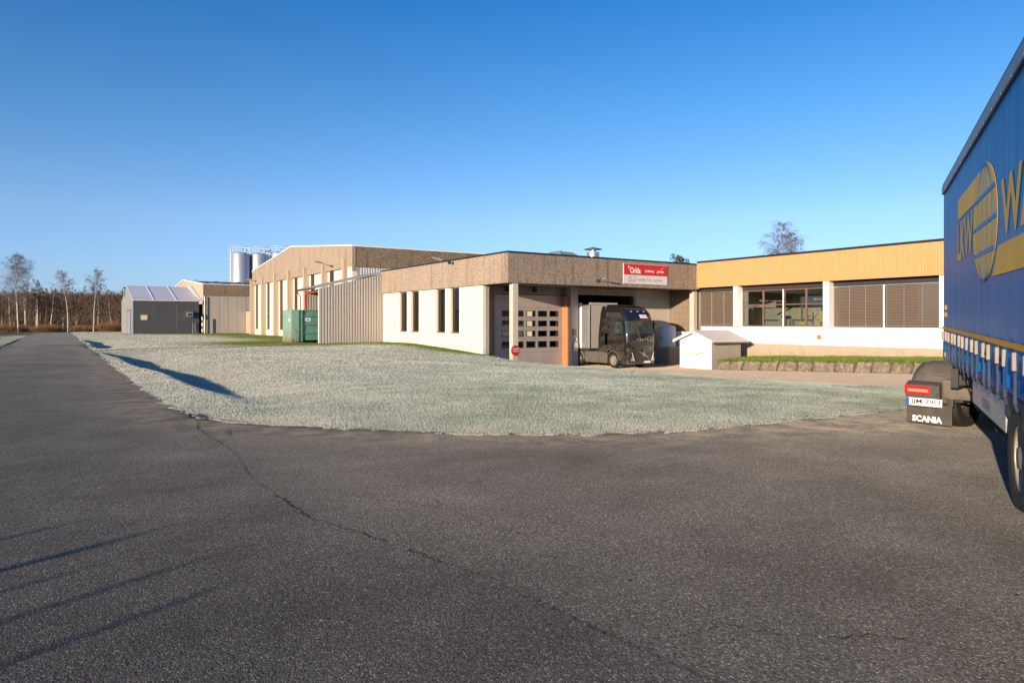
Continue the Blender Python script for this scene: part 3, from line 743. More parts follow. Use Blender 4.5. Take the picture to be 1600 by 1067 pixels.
# ======================= lean-to with container
Lt = thing('lean_to', 'grey corrugated lean-to shelter with sloping roof beside the green container', 'shelter', (-2.5,20.5,0))
M['corr'] = plain('grey beige trapezoid sheet', (.40,.365,.325), .5, var=.06, grime=.15)
yl = 18.80
o = ribbed('front_wall', M['corr'], Lt, (-5.15,yl,-.18), (5.40,0,0), (0,0,1), (0,-1,0), .225, .05, .55, top=lambda t: 4.40+1.37*t)
m = MB(); m.box(-5.17, -5.10, yl-.06, yl+.06, -.3, 4.28); m.build('corner_trim', M['white_edge'], Lt)
P = lambda x, y, z: (x, y, z)
m = MB(); m.prism([P(-5.45,yl-.08,4.22),P(.0,yl-.08,5.61),P(.0,yl-.08,5.73),P(-5.45,yl-.08,4.34)], (0,4.75,0)); m.build('roof', plain('grey roof sheet', (.33,.32,.33), .45), Lt)
m = MB(); m.box(-5.53, -5.46, yl-.1, yl+4.75, 4.16, 4.30); m.tube((-5.48,yl+4.6,4.2),(-5.2,yl+4.55,3.7),.04); m.tube((-5.2,yl+4.55,3.7),(-5.2,yl+4.55,-.2),.04); m.build('gutter', M['steel_dark'], Lt)
m = MB(); rd = plain('red oxide steel', (.38,.06,.03), .55); m.box(-5.1, -4.95, yl+3.6, yl+3.78, -.2, 3.95); m.box(-5.1, -4.95, yl+.1, yl+3.78, 3.96, 4.14); m.build('red_frame', rd, Lt)
ribbed('back_wall', M['corr'], Lt, (0,yl+4.5,-.2), (-4.9,0,0), (0,0,1), (0,-1,0), .225, .04, .55, top=lambda t: 5.6-1.3*t)
m = MB()
for i in range(5): m.box(-1.6, -1.5, yl+.4+i*.42, yl+.55+i*.42, .5, 3.9)
m.build('slat', M['white_paint'], Lt)
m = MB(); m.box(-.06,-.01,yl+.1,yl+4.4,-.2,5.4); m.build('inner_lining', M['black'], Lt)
T = thing('waste_container', 'green roll-off waste container with rusty end under the lean-to', 'container', (-4,20.9,-.1))
def green_mat():
    k = NT('green container paint'); p = k.pos()
    c = k.ramp(k.noise(p, 2.5, 6, .6), [(.3, (.085,.215,.16)), (.7, (.125,.28,.21))])
    k.col(c); return k.set(.5)
def rusty_mat():
    k = NT('rust streaked green paint'); p = k.pos()
    c = k.ramp(k.noise(p, 2.5, 6, .6), [(.3, (.17,.30,.225)), (.7, (.23,.37,.285))])
    sx = k.n('ShaderNodeSeparateXYZ'); k.l(p, sx.inputs[0])
    low = k.math('SUBTRACT', .75, sx.outputs[2])
    rs = k.math('ADD', k.noise(k.stretch(p, (2,2,.7)), 1.9, 8, .75), k.math('MULTIPLY', low, .13))
    c = k.mix(k.ramp(rs, [(.50, 0.0), (.60, .95)]), c, k.ramp(k.noise(p, 11, 5, .7), [(.3, (.09,.035,.012)), (.7, (.30,.12,.035))]))
    k.col(c); return k.set(.65)
M['green'] = green_mat(); M['rusty'] = rusty_mat()
c0, c1, e0, e1, zb, zt = -7.0, -.9, 19.6, 22.05, .12, 2.58
m = MB(); m.box(c0+.62, c1, e0+.12, e1-.12, zb+.1, zt-.08); m.box(c0+.62, c1, e0+.06, e1-.06, zt-.08, zt); 
body = m.build('body', M['green'], T, bevel=.02)
m = MB(); m.box(c0, c0+.60, e0, e1, zb-.05, zt+.02); m.build('end_door', M['rusty'], T, bevel=.02)
m = MB()
for x in (c0+.72, c0+2.15, c0+3.7, c0+5.2): m.box(x, x+.13, e0, e0+.115, zb, zt)
for z in (.75, 1.42, 2.05): m.box(c0+.86, c0+2.14, e0+.04, e0+.116, z, z+.09)
for z in (.55, 1.1, 1.65, 2.15): m.box(c0+2.29, c1, e0+.08, e0+.118, z, z+.05)
m.build('rib', M['green'], T)
m = MB(); m.box(c0+1.05, c0+1.5, e0+.1, e0+.117, 1.72, 1.96); m.build('label_plate', M['white'], T)
m = MB(); m.box(c0+1.15, c0+1.4, e0+.094, e0+.099, 1.78, 1.9); m.build('printed_mark', M['grey_print'], T)
m = MB(); m.box(c0-.012, c0-.001, e0+.5, e0+.75, 1.72, 1.9); m.build('label_plate', M['white'], T)
m = MB(); m.box(c0+.1, c1, e0+.55, e0+.75, -.12, .2); m.box(c0+.1, c1, e1-.75, e1-.55, -.12, .2)
m.build('skid', plain('rusty steel', (.16,.07,.03), .8, var=.4, scale=6), T)
for y in (e0+.65, e1-.65):
    m = MB(); m.lathe((c0+.3,y-.12,.0), (0,1,0), [(0,0),(.13,0),(.13,.24),(0,.24)], 16); m.build('roller', bpy.data.materials['rusty steel'], T)
# ======================= office building (ochre band)
O = thing('office_building', 'low white building with an ochre band over wide windows', 'building', (17,-10,0))
def ochre():
    k = NT('ochre cladding'); p = k.pos()
    c = k.ramp(k.noise(p, 1.2, 5), [(.3, (.60,.285,.11)), (.7, (.64,.315,.125))])
    c = k.mix(k.ramp(k.noise(k.stretch(p, (6,6,.2)), 1.0, 4), [(.45, 0.0), (.75, .25)]), c, (.42,.22,.06)); k.col(c); return k.set(.6)
M['ochre'] = ochre()
OE = -26.0
ribbed('band_cladding', M['ochre'], O, (16.26,-.01,4.09), (0,OE,0), (0,0,1.76), (-1,0,0), .16, .006, .88)
m = MB(); m.box(16.28, 16.5, OE, -.012, 4.1, 5.8); m.build('band_backing', M['ochre'], O)
m = MB(); m.box(16.17, 16.6, OE, -.045, 5.855, 5.97); m.build('roof_edge', M['dark_edge'], O)
m = MB(); m.box(16.5, 30, OE, -.0, 5.4, 5.78); m.build('roof', M['roof_felt'], O)
M['dark_board'] = plain('dark stained boards', (.035,.030,.028), .7)
ribbed('window_head', M['dark_board'], O, (16.84,.24,3.76), (0,OE,0), (0,0,.36), (-1,0,0), .14, .02, .7)
m = MB(); m.box(16.3, 16.86, OE, -.02, 4.12, 4.14); m.build('soffit', M['soffit'], O)
M['whiteclad'] = plain('white painted cladding', (.80,.76,.70), .55, var=.04, grime=.10)
ribbed('white_wall', M['whiteclad'], O, (16.63,-.02,.22), (0,OE,0), (0,0,1.08), (-1,0,0), .16, .018, .8)
m = MB(); m.box(16.58, 17.0, OE, -.01, 1.302, 1.34); m.build('window_sill', M['white_paint'], O)
m = MB(); m.box(16.70, 17.0, OE, 0.2, -1.6, .215); m.build('plinth', M['conc_tan'], O, bevel=.01)
m = MB(); m.box(16.66, 16.88, OE, -.01, .216, 1.3); m.build('wall_core', M['conc'], O)
for a in (-3.25, -9.8, -16.3, -22.8):
    m = MB(); m.box(16.35, 16.9, a-.19, a+.19, 1.345, 4.09); m.build('pillar', M['white_paint'], O, bevel=.01)
def blind(a0, a1):
    w = MB(); w.box(16.92, 16.95, a0, a1, 1.345, 3.75); w = w.build('window', M['glass_dark'], O)
    m = MB(); n = 27
    for i in range(n):
        z = 1.40+i*2.30/n; m.obox((16.82, (a0+a1)/2, z+.02), (.034,0,-.030), (0,(a1-a0)/2-.03,0), (.0025,0,.003))
    bl = m.build('blind', M['blind'], w)
    m = MB(); k = max(2, round((a1-a0)/1.05))
    for i in range(k+1):
        a = a0+.06+(a1-a0-.12)*i/k; m.tube((16.785,a,1.38),(16.785,a,3.72),.012,n=5)
    m.box(16.78, 16.86, a0, a1, 3.70, 3.76); m.build('guide_cable', M['steel'], bl)
M['blind'] = plain('brown grey blind', (.27,.205,.165), .55, var=.05)
blind(-3.05, .24); blind(-13.0, -10.0); blind(-16.1, -13.1); blind(-22.6, -16.5)
m = MB(); m.box(16.72, 16.78, -13.09, -13.02, 1.345, 3.75); m.build('mullion', M['white_paint'], O)
# tiled wall inside the dock recess
def tile_mat():
    k = NT('brown wall tile'); p = k.pos()
    sw = k.n('ShaderNodeSeparateXYZ'); k.l(p, sw.inputs[0]); cb = k.n('ShaderNodeCombineXYZ'); k.l(sw.outputs[1], cb.inputs[0]); k.l(sw.outputs[2], cb.inputs[1])
    b = k.n('ShaderNodeTexBrick', i_Scale=1.0); b.offset = 0
    b.inputs['Color1'].default_value = (.20,.155,.11,1); b.inputs['Color2'].default_value = (.225,.175,.125,1); b.inputs['Mortar'].default_value = (.30,.245,.18,1)
    b.inputs['Brick Width'].default_value = .42; b.inputs['Row Height'].default_value = .42; b.inputs['Mortar Size'].default_value = .012
    k.l(cb.outputs[0], b.inputs['Vector']); k.col(b.outputs[0]); return k.set(.6)
m = MB(); m.box(16.89, 17.1, .25, 4.6, -1.6, 4.15); m.build('tiled_wall', tile_mat(), O)
m = MB(); m.box(16.195, 16.5, -.008, .29, 4.0, 5.8); m.build('corner_filler', M['conc_tan'], O)
# the glazed bay with the office behind it
ga0, ga1 = -9.6, -3.45
m = MB(); posts = [-3.45, -5.06, -6.59, -8.17, -9.6]
for a in posts: m.box(16.86, 16.96, a-.05, a+.05, 1.345, 3.75)
for a0, a1 in zip(posts[1:], posts[:-1]):
    for z in (1.36, 2.75, 3.70): m.box(16.87, 16.95, a0+.052, a1-.052, z-.01, z+.06)
fr = m.build('window', M['brown_frame'], O)
M['glass_office'] = glass_mat('office window glass', (.80,.82,.80), 1.4)
for a0, a1 in zip(posts[1:], posts[:-1]):
    for z0, z1 in ((1.42,2.73),(2.82,3.68)):
        g_ = MB(); g_.box(16.905, 16.915, a0+.054, a1-.054, z0, z1); g_.build('pane', M['glass_office'], fr)
m = MB(); m.box(16.80, 16.84, -6.62, -6.56, 1.345, 3.75); m.build('mullion', M['white_paint'], fr)
M['room'] = plain('office wall paint', (.46,.45,.40), .8)
m = MB(); m.box(22.5, 22.6, -12, -1, .3, 4.0); m.build('room_wall', M['room'], O)
m = MB(); m.box(17.0, 22.5, -12.1, -12, .3, 4.0); m.box(17.0, 22.5, -1, -.9, .3, 4.0); m.build('room_wall', M['room'], O)
m = MB(); m.box(17.0, 22.5, -12, -1, .2, .3); m.build('room_floor', plain('office floor', (.25,.22,.18), .5), O)
m = MB(); m.box(17.0, 22.5, -12, -1, 3.98, 4.05); m.build('room_ceiling', plain('office ceiling', (.6,.6,.58), .8), O)
m = MB()
for a in (-4.3, -8.3): m.box(17.6, 21.5, a-.06, a+.06, 3.05, 3.12)
m.build('strip_light', M['white'], O)
m = MB(); m.box(16.50, 16.605, -9.35, -9.12, .62, .85); m.build('wall_box', M['oxide'], O, bevel=.01)
T = thing('filing_cabinet', 'cream metal cabinet seen through the office window', 'cabinet', (19,-7.9,.3))
m = MB(); m.box(18.9, 19.4, -8.0, -7.3, .3, 2.35); m.build('carcass', plain('cream enamel', (.62,.57,.42), .5), T, bevel=.02)
m = MB()
for z in (.8, 1.3, 1.8): m.box(18.86, 18.9, -7.8, -7.5, z, z+.03)
m.build('handle', M['steel_dark'], T)
T = thing('broom', 'yellow headed broom leaning inside the office window', 'broom', (17.6,-8.2,1.4))
m = MB(); m.tube((17.6,-7.55,1.62),(17.7,-8.25,2.5),.02); m.build('handle', M['white'], T)
m = MB(); m.obox((17.6,-7.5,1.55),(.05,0,0),(0,.14,.04),(0,-.05,.09)); m.build('brush_head', plain('yellow plastic', (.75,.48,.02), .5), T)
T = thing('cardboard_box', 'brown cardboard box on the office window sill', 'box', (17.4,-9.2,1.35))
m = MB(); m.box(17.1, 17.6, -9.55, -8.95, 1.35, 1.68); m.build('carton', plain('cardboard', (.42,.25,.13), .8), T)
m = MB(); m.box(17.2, 17.5, -9.56, -8.94, 1.681, 1.69); m.build('tape', plain('parcel tape', (.55,.40,.25), .4), T)
T = thing('office_machine', 'pale grey office machine behind the second window pane', 'machine', (18,-6.2,1.0))
m = MB(); m.box(17.5, 18.2, -6.5, -5.8, .95, 1.85); m.build('housing', plain('pale grey plastic', (.4,.42,.42), .5), T, bevel=.03)
m = MB(); m.box(17.55, 18.1, -6.3, -5.9, 1.86, 2.05); m.build('paper_tray', M['steel_dark'], T)
T = thing('work_desk', 'long desk under the office windows', 'desk', (17.5,-7,.3))
m = MB(); m.box(17.05, 17.9, -9.9, -3.4, .88, .93); m.build('desk_top', plain('desk laminate', (.45,.36,.26), .5), T)
for a in (-9.7,-6.6,-3.6):
    m = MB(); m.box(17.2, 17.25, a, a+.05, .3, .88); m.build('leg', M['steel_dark'], T)
# ======================= far grey concrete store
B = thing('concrete_store', 'low grey concrete store with dark aggregate fascia at the far end', 'building', (2,85,0))
m = MB()
for x0, x1 in xsplit([-3.68,-1.4,-.1,1.2,2.5,3.8,6,9,12], .03): m.box(x0, x1, 78, 78.3, -.5, 5.62)
m.build('wall', M['conc'], B)
m = MB()
for x0, x1 in xsplit([-3.7, 2.2, 12], .03): m.box(x0, x1, 77.9, 78.3, 5.63, 7.3)
m.build('fascia', M['agg_dark'], B)
m = MB(); m.prism([(-3.72,77.92,-.5),(-3.72,115.6,-.5),(-3.72,115.6,7.3),(-3.72,96.8,8.85),(-3.72,77.92,7.3)], (.3,0,0)); m.build('gable_wall', M['conc_tan'], B)
m = MB(); m.prism([(-3.4,78,7.25),(-3.4,96.8,8.8),(-3.4,115.5,7.25),(-3.4,115.5,7.0),(-3.4,96.8,8.5),(-3.4,78,7.0)], (16,0,0)); m.build('roof', M['roof_felt'], B)
m = MB()
m.prism([(-3.85,77.8,7.31),(-3.85,96.8,8.87),(-3.85,115.7,7.31),(-3.85,115.7,7.45),(-3.85,96.8,9.01),(-3.85,77.8,7.45)], (.5,0,0)); m.box(-3.3, 12, 77.8, 78.2, 7.31, 7.42); m.build('roof_edge', M['white_edge'], B)
m = MB(); m.box(2.45, 6, 74.2, 77.88, -.5, 3.3); m.build('porch', M['conc_tan'], B)
m = MB(); m.box(2.42, 6.1, 74.15, 77.88, 3.31, 3.4); m.build('porch_roof', M['dark_edge'], B)
for x in (-1.3, 1.9):
    T = thing('roof_light', 'low grey roof light on the concrete store, %s' % ('the left one' if x < 0 else 'the right one by the silo'), 'roof light', (x,82,7.4), group='roof lights on the concrete store')
    m = MB(); m.box(x-.8, x+.8, 81, 82.4, 7.3, 7.75); m.build('curb', M['steel'], T)
    m = MB(); P = [[(x-.85+1.7*i/8, y, 7.76+.22*math.sin(math.pi*i/8)) for i in range(9)] for y in (80.9, 82.5)]; m.grid(P); m.build('dome', M['white'], T)
m = MB(); m.tube((-3.5,77.75,-.3),(-3.5,77.75,5.5),.07); m.build('downpipe', M['white_paint'], B)
T = thing('marker_post', 'black and white striped post at the corner of the concrete store', 'post', (-3.9,77.2,-.2))
for i in range(6):
    m = MB(); m.tube((-3.95,77.2,-.3+i*.45),(-3.95,77.2,-.3+(i+1)*.45),.09,n=10); m.build('band', M['white'] if i % 2 else M['steel_dark'], T)
# ======================= grey tent hall
T = thing('storage_tent', 'dark grey tarpaulin storage hall with a white roof', 'tent hall', (-9.5,80,0))
M['pvc_dark'] = plain('dark grey tarpaulin', (.062,.064,.066), .55, var=.1, scale=.6)
M['pvc_grey'] = plain('light grey tarpaulin', (.26,.265,.27), .55, var=.08, scale=.6)
M['pvc_white'] = plain('white tarpaulin', (.66,.63,.64), .5, var=.05, scale=.5)
tx0, tx1, ty0, ty1, te, tr = -13.0, -4.28, 77.88, 98.4, 4.73, 7.2; tm = (ty0+ty1)/2
m = MB()
for x0, x1 in xsplit([tx0+.12, -10.3, -7.3, tx1], .02): m.box(x0, x1, ty0, ty0+.1, -.45, te)
m.build('side_wall', M['pvc_dark'], T)
m = MB(); m.prism([(tx0,ty0,-.45),(tx0,ty1,-.45),(tx0,ty1,te),(tx0,tm,tr),(tx0,ty0,te)], (.1,0,0)); gw = m.build('gable_wall', M['pvc_grey'], T)
m = MB()
xs_ = [tx0-.05, -10.3, -7.3, tx1]
for x0, x1 in zip(xs_[:-1], xs_[1:]):
    m.prism([(x0+.02,ty0-.12,te-.02),(x0+.02,tm,tr),(x0+.02,ty1+.12,te-.02),(x0+.02,ty1+.12,te+.08),(x0+.02,tm,tr+.1),(x0+.02,ty0-.12,te+.08)], (x1-x0-.04,0,0))
m.build('roof', M['pvc_white'], T)
m = MB()
for x in (-10.3, -7.3): m.prism([(x-.06,ty0-.13,te+.085),(x-.06,tm,tr+.105),(x-.06,tm,tr+.15),(x-.06,ty0-.13,te+.13)], (.12,0,0))
m.build('roof_seam', M['white_edge'], T)
m = MB(); m.prism([(tx1+.03,ty0-.15,te-.0),(tx1+.03,tm,tr+.35),(tx1+.03,ty1,te),(tx1+.03,ty1,te-.4),(tx1+.03,tm,tr-.2),(tx1+.03,ty0-.15,te-.4)], (.42,0,0)); m.build('end_roof', M['white_edge'], T)
m = MB(); m.box(tx0-.04, tx0-.002, ty0+.9, ty0+1.9, -.3, 3.0); m.box(tx0-.04, tx0-.002, ty0+3.5, ty0+8.5, -.3, 3.3); m.build('door', M['pvc_grey'], T)
m = MB()
for y in (ty0+3.4, ty0+8.6, ty0+2.0): m.box(tx0-.12, tx0-.045, y-.08, y+.08, -.3, 3.6)
m.box(tx0-.12,tx0-.045,ty0+3.5,ty0+8.5,3.32,3.5); m.build('door_frame', M['steel'], T)
m = MB(); m.box(-12.0, -11.15, ty0-.03, ty0-.004, 1.95, 2.65); m.build('window', plain('cream perspex', (.62,.52,.38), .5), T)
m = MB(); m.box(tx0-.03, tx0-.004, ty0+2.2, ty0+3.2, 1.95, 2.65); m.build('window', bpy.data.materials['cream perspex'], T)
m = MB(); m.box(tx0-.02, tx0+.1, ty0-.04, ty0-.01, -.45, te); m.build('corner_post', M['steel'], T)
T = thing('heater_unit', 'grey hooded heater box on the dark tent wall', 'heater', (-5.6,77,2.9))
m = MB(); m.prism([(-6.0,77.87,2.4),(-6.0,77.0,2.4),(-6.0,77.1,3.05),(-6.0,77.45,3.2),(-6.0,77.87,3.25)], (.8,0,0)); m.build('casing', M['steel'], T)
m = MB(); m.box(-5.9, -5.3, 76.98, 77.01, 2.55, 2.9); m.build('grille', M['steel_dark'], T)
T = thing('roof_exhaust', 'small dark exhaust cowl at the left end of the white tent roof', 'roof vent', (-12.8,86,6.6))
m = MB(); m.tube((-12.9,91,5.6),(-12.9,91,7.0),.2); m.build('pipe', M['steel_dark'], T)
m = MB(); m.lathe((-12.9,91,6.95),(0,0,1),[(.5,0),(.4,.12),(0,.3)],16); m.build('cap', M['steel_dark'], T)
T = thing('step_ladder', 'pale ladder leaning against the dark tent wall', 'ladder', (-5,76.6,-.3))
for dx in (0, .4):
    m = MB(); m.tube((-5.3+dx,77.2,-.35),(-5.15+dx*.8,77.8,1.6),.035,n=6); m.build('rail', M['steel'], T)
m = MB()
for i in range(6): m.tube((-5.28+.02*i,77.25+.09*i,-.1+.28*i),(-4.88,77.25+.09*i,-.1+.28*i),.02,n=5)
m.build('rung', M['steel'], T)
# ======================= silos
def silo_mat():
    k = NT('brushed silo steel'); p = k.pos(True)
    c = k.ramp(k.noise(k.stretch(p, (6,6,.15)), 1.5, 4), [(.3, (.50,.50,.51)), (.7, (.62,.61,.60))]); k.col(c); return k.set(.42, .7)
M['silo'] = silo_mat()
def make_silo():
    t = thing('silo', '', 'silo', (0,0,0), local=True)
    m = MB(); m.lathe((0,0,-.5),(0,0,1),[(1.95,0),(1.95,17.0),(1.7,17.35),(0,17.6)],48); m.build('vessel', M['silo'], t, smooth=True)
    m = MB()
    for z in (17.3, 17.75, 18.2):
        for i in range(24):
            a, b = 2*math.pi*i/24, 2*math.pi*(i+1)/24
            m.tube((1.9*math.cos(a),1.9*math.sin(a),z),(1.9*math.cos(b),1.9*math.sin(b),z),.024,n=5)
    for i in range(10):
        a = 2*math.pi*i/10; m.tube((1.9*math.cos(a),1.9*math.sin(a),16.4),(1.9*math.cos(a),1.9*math.sin(a),18.2),.024,n=5)
    m.build('railing', M['white_edge'], t)
    m = MB()
    for a in (-.12, .12): m.tube((-2.1,a*1.6,0),(-2.1,a*1.6,18.2),.035,n=5)
    for i in range(57): m.tube((-2.1,-.19,.3+i*.31),(-2.1,.19,.3+i*.31),.018,n=4)
    for i in range(16):
        z = 2.5+i
        for j in range(6):
            a0, a1 = math.pi*(.5+j/6), math.pi*(.5+(j+1)/6)
            m.tube((-2.1+.5*math.cos(a0),.4*math.sin(a0),z),(-2.1+.5*math.cos(a1),.4*math.sin(a1),z),.02,n=4)
    m.build('caged_ladder', M['white_edge'], t)
    m = MB(); m.tube((.5,-.6,17.3),(.5,-.6,17.9),.12); m.tube((1.2,.3,17.2),(1.2,.3,17.7),.1); m.build('valve', M['steel_dark'], t)
    return t
s0 = make_silo()
for i, (px, Y, lb) in enumerate(((376,150,'leftmost steel silo, its whole side showing above the concrete store'),(405.5,152,'middle steel silo partly behind the tall hall roof slope'),(436,154,'rightmost steel silo, only its top showing over the hall gable'))):
    t = s0 if i == 0 else copy_tree(s0)
    x, y = cw((px-800)/1067*Y, Y); t.location = (x, y, -.1+1.2*(i == 2)*.4); t['label'] = lb; t['group'] = 'steel silos'
    t.rotation_euler = (0,0,-R(20))
T = thing('silo_walkway', 'steel walkway bridge linking the tops of the middle and right silos', 'walkway', (0,0,0))
a = Vector((*cw((405.5-800)/1067*152+1.8, 151.2), 17.2)); b = Vector((*cw((436-800)/1067*154-1.6, 153.2), 17.7))
m = MB(); m.tube(a, b, .12); m.build('deck', M['steel_dark'], T)
m = MB(); 
for dz in (.6, 1.1): m.tube(a+Vector((0,0,dz)), b+Vector((0,0,dz)), .035, n=5)
m.build('handrail', M['white_edge'], T)
# ======================= little white shed, tank, retaining wall, planting bed
T = thing('garden_shed', 'small white gabled shed with double doors at the dock corner', 'shed', (13.6,-3.3,-1.25))
sx0, sx1, sy0, sy1, g0, ez, rz_ = 12.3, 15.1, -4.6, -2.0, -1.35, .50, 1.0; sm = (sy0+sy1)/2
m = MB(); m.prism([(sx0,sy0,g0),(sx0,sy1,g0),(sx0,sy1,ez),(sx0,sm,rz_),(sx0,sy0,ez)], (.06,0,0)); m.build('front_wall', M['white_paint'], T)
m = MB(); m.box(sx0+.07, sx1, sy0, sy0+.1, g0, ez+.02); m.build('side_wall', M['conc'], T)
m = MB(); m.box(sx0+.07, sx1, sy1-.1, sy1, g0, ez+.02); m.build('side_wall', M['conc'], T)
m = MB(); m.prism([(sx1+.005,sy0,g0),(sx1+.005,sy1,g0),(sx1+.005,sy1,ez),(sx1+.005,sm,rz_),(sx1+.005,sy0,ez)], (.06,0,0)); m.build('back_wall', M['conc'], T)
for y0, y1 in ((sy0+.22, sm-.008),(sm+.008, sy1-.22)):
    m = MB(); m.box(sx0-.035, sx0-.003, y0, y1, g0+.06, .42); dd = m.build('door', M['white_paint'], T, bevel=.006)
    m = MB(); m.box(sx0-.06, sx0-.037, (y0+y1)/2-.25, (y0+y1)/2+.25, -.36, -.32); m.box(sx0-.075, sx0-.037, y0+.1 if y0 > sm else y1-.14, y0+.14 if y0 > sm else y1-.1, -.52, -.34); m.build('bolt', M['steel_dark'], dd)
m = MB(); k_ = .32
sl = (rz_-ez)/(sm-sy0)
for s_ in (-1, 1):
    ye = sm+s_*(sm-sy0+k_); ze = rz_-sl*(sm-sy0+k_)
    m.prism([(sx0-.3,sm,rz_+.03),(sx0-.3,ye,ze+.03),(sx0-.3,ye,ze+.10),(sx0-.3,sm,rz_+.11)], (sx1-sx0+.7,0,0))
m.build('roof', plain('frosted felt roof', (.70,.66,.62), .85, var=.12), T, fix=False)
m = MB()
for s_ in (-1, 1):
    ye = sm+s_*(sm-sy0+k_); ze = rz_-sl*(sm-sy0+k_)
    m.prism([(sx0-.33,sm,rz_-.06),(sx0-.33,ye,ze-.06),(sx0-.33,ye,ze+.105),(sx0-.33,sm,rz_+.115)], (.027,0,0))
m.build('barge_board', M['white_paint'], T)
m = MB(); m.tube((sx0-.28,sy0-k_-.02,ez-.14),(sx1+.4,sy0-k_-.02,ez-.14),.06,n=10); m.build('gutter', M['steel'], T)
T = thing('water_tank', 'pale blue plastic tank standing on a block plinth behind the shed', 'tank', (14.9,1.4,.0))
m = MB(); m.lathe((15.0,1.75,-.12),(0,0,1),[(0,0),(.62,0),(.66,.1),(.66,1.25),(.58,1.45),(.3,1.58),(.12,1.6),(0,1.6)],36); m.build('vessel', plain('pale plastic', (.62,.63,.65), .45, var=.04), T, smooth=True)
m = MB(); m.box(14.31, 14.34, 1.55, 1.75, .45, .52); m.build('tank_label', M['steel_dark'], T)
T = thing('block_plinth', 'stained concrete block plinth carrying the pale tank', 'plinth', (14.6,.6,-1.3))
m = MB(); m.box(13.9, 16.6, .5, 2.6, -1.5, -.2); m.build('block', M['conc'], T, bevel=.03)
m = MB(); m.box(13.85, 16.62, .45, 2.65, -.199, -.125); m.build('cover_slab', M['conc_pale'], T, bevel=.01)
T = thing('intermediate_container', 'white plastic container beside the pale tank in the dock recess', 'container', (15.7,.8,-.12))
m = MB(); m.box(15.75, 16.5, .7, 1.7, -.12, .95); m.build('body', bpy.data.materials['pale plastic'], T, bevel=.08)
m = MB(); m.lathe((16.1,1.2,.95),(0,0,1),[(.12,0),(.12,.06),(0,.06)],14); m.build('lid', M['steel_dark'], T)
def stone_mat():
    k = NT('rough wall stone'); p = k.pos()
    c = k.ramp(k.noise(p, 5, 8, .75), [(.30, (.06,.045,.03)), (.5, (.21,.165,.115)), (.75, (.42,.345,.26))])
    k.col(c); k.bump(k.noise(p, 9, 6, .7), .9, .06); return k.set(.9)
M['stone'] = stone_mat()
T = thing('retaining_wall', 'low leaning stone retaining wall in front of the white building', 'wall', (13,-11,-1))
rs = random.Random(4); y = -4.75; i = 0
def rw(y):       # foot of the wall, its top and foot heights
    t = (-4.75-y)/11.3
    return 12.62+.85*t, -.84+.44*t, -1.32+.36*t
while y > -22:
    L = rs.uniform(.8, 1.25); x, zt, z0 = rw(y-L/2); j = lambda s: rs.uniform(-s, s)
    a, b = y-.03, y-L+.03
    V = [(x+j(.04),a,z0),(x+j(.04),b,z0),(x+.45,b,z0),(x+.45,a,z0),(x+.20+j(.05),a-.03,zt+j(.05)),(x+.20+j(.05),b+.03,zt+j(.05)),(x+.45,b,zt+j(.04)),(x+.45,a,zt+j(.04))]
    m = MB(); m.add(V, [(0,3,2,1),(4,5,6,7),(0,1,5,4),(1,2,6,5),(2,3,7,6),(3,0,4,7)])
    o = m.build('stone', M['stone'], T, bevel=.04)
    sub = o.modifiers.new('s', 'SUBSURF'); sub.subdivision_type = 'SIMPLE'; sub.levels = 3; sub.render_levels = 3
    tx = bpy.data.textures.new('stone', 'CLOUDS'); tx.noise_scale = .35
    dm = o.modifiers.new('d', 'DISPLACE'); dm.texture = tx; dm.strength = .09; dm.texture_coords = 'GLOBAL'
    y -= L; i += 1
ys = np.linspace(-4.5, -24, 60); rows_ = []
xs = np.linspace(0, 1, 10); co = []
for yv in ys:
    x, zt, z0 = rw(yv); zp = -.68+.42*((-4.75-yv)/11.3)
    for t in xs: co.append((x+.3+(16.72-x-.3)*t, yv, zt+.0+(zp-zt)*t+.03*math.sin(yv*3+t*9)))
co = np.array(co)
mesh_np('planting_bed', co, grid_faces(60, 10), bpy.data.materials['frosted turf'], {'frost': np.zeros(len(co)), 'soil': .45*fbm(co[:,0]*2, co[:,1]*2, 71)}, kind='structure')
n = 26000; yb = rng.uniform(-20, -4.6, n); tb = rng.random(n)
xb = np.array([rw(v)[0] for v in yb])+.25; zb0 = np.array([rw(v)[1] for v in yb]); zpb = -.68+.42*((-4.75-yb)/11.3)
xb2 = xb+(16.7-xb)*tb; zz0 = zb0+(zpb-zb0)*tb; an = rng.uniform(0, 6.28, n); hh = rng.uniform(.05,.17,n)*(.6+.9*fbm(xb2*1.2,yb*1.2,73))
q0 = np.stack([xb2-.022*np.cos(an), yb-.022*np.sin(an), zz0-.02], -1); q1 = np.stack([xb2+.022*np.cos(an), yb+.022*np.sin(an), zz0-.02], -1)
q2 = np.stack([xb2+rng.normal(0,.06,n), yb+rng.normal(0,.06,n), zz0+hh], -1)
o = mesh_np('bed_weeds', np.stack([q0,q1,q2],1).reshape(-1,3), np.arange(3*n).reshape(-1,3), bpy.data.materials['frosted grass blade'], {'frost': np.zeros(3*n), 'tint': np.repeat(np.clip(rng.random(n)*.7+.6*fbm(xb2,yb,75)-.1,0,1),3)}, smooth=False, kind='stuff')
o['label'] = 'green and brown weeds on the bed above the stone wall'
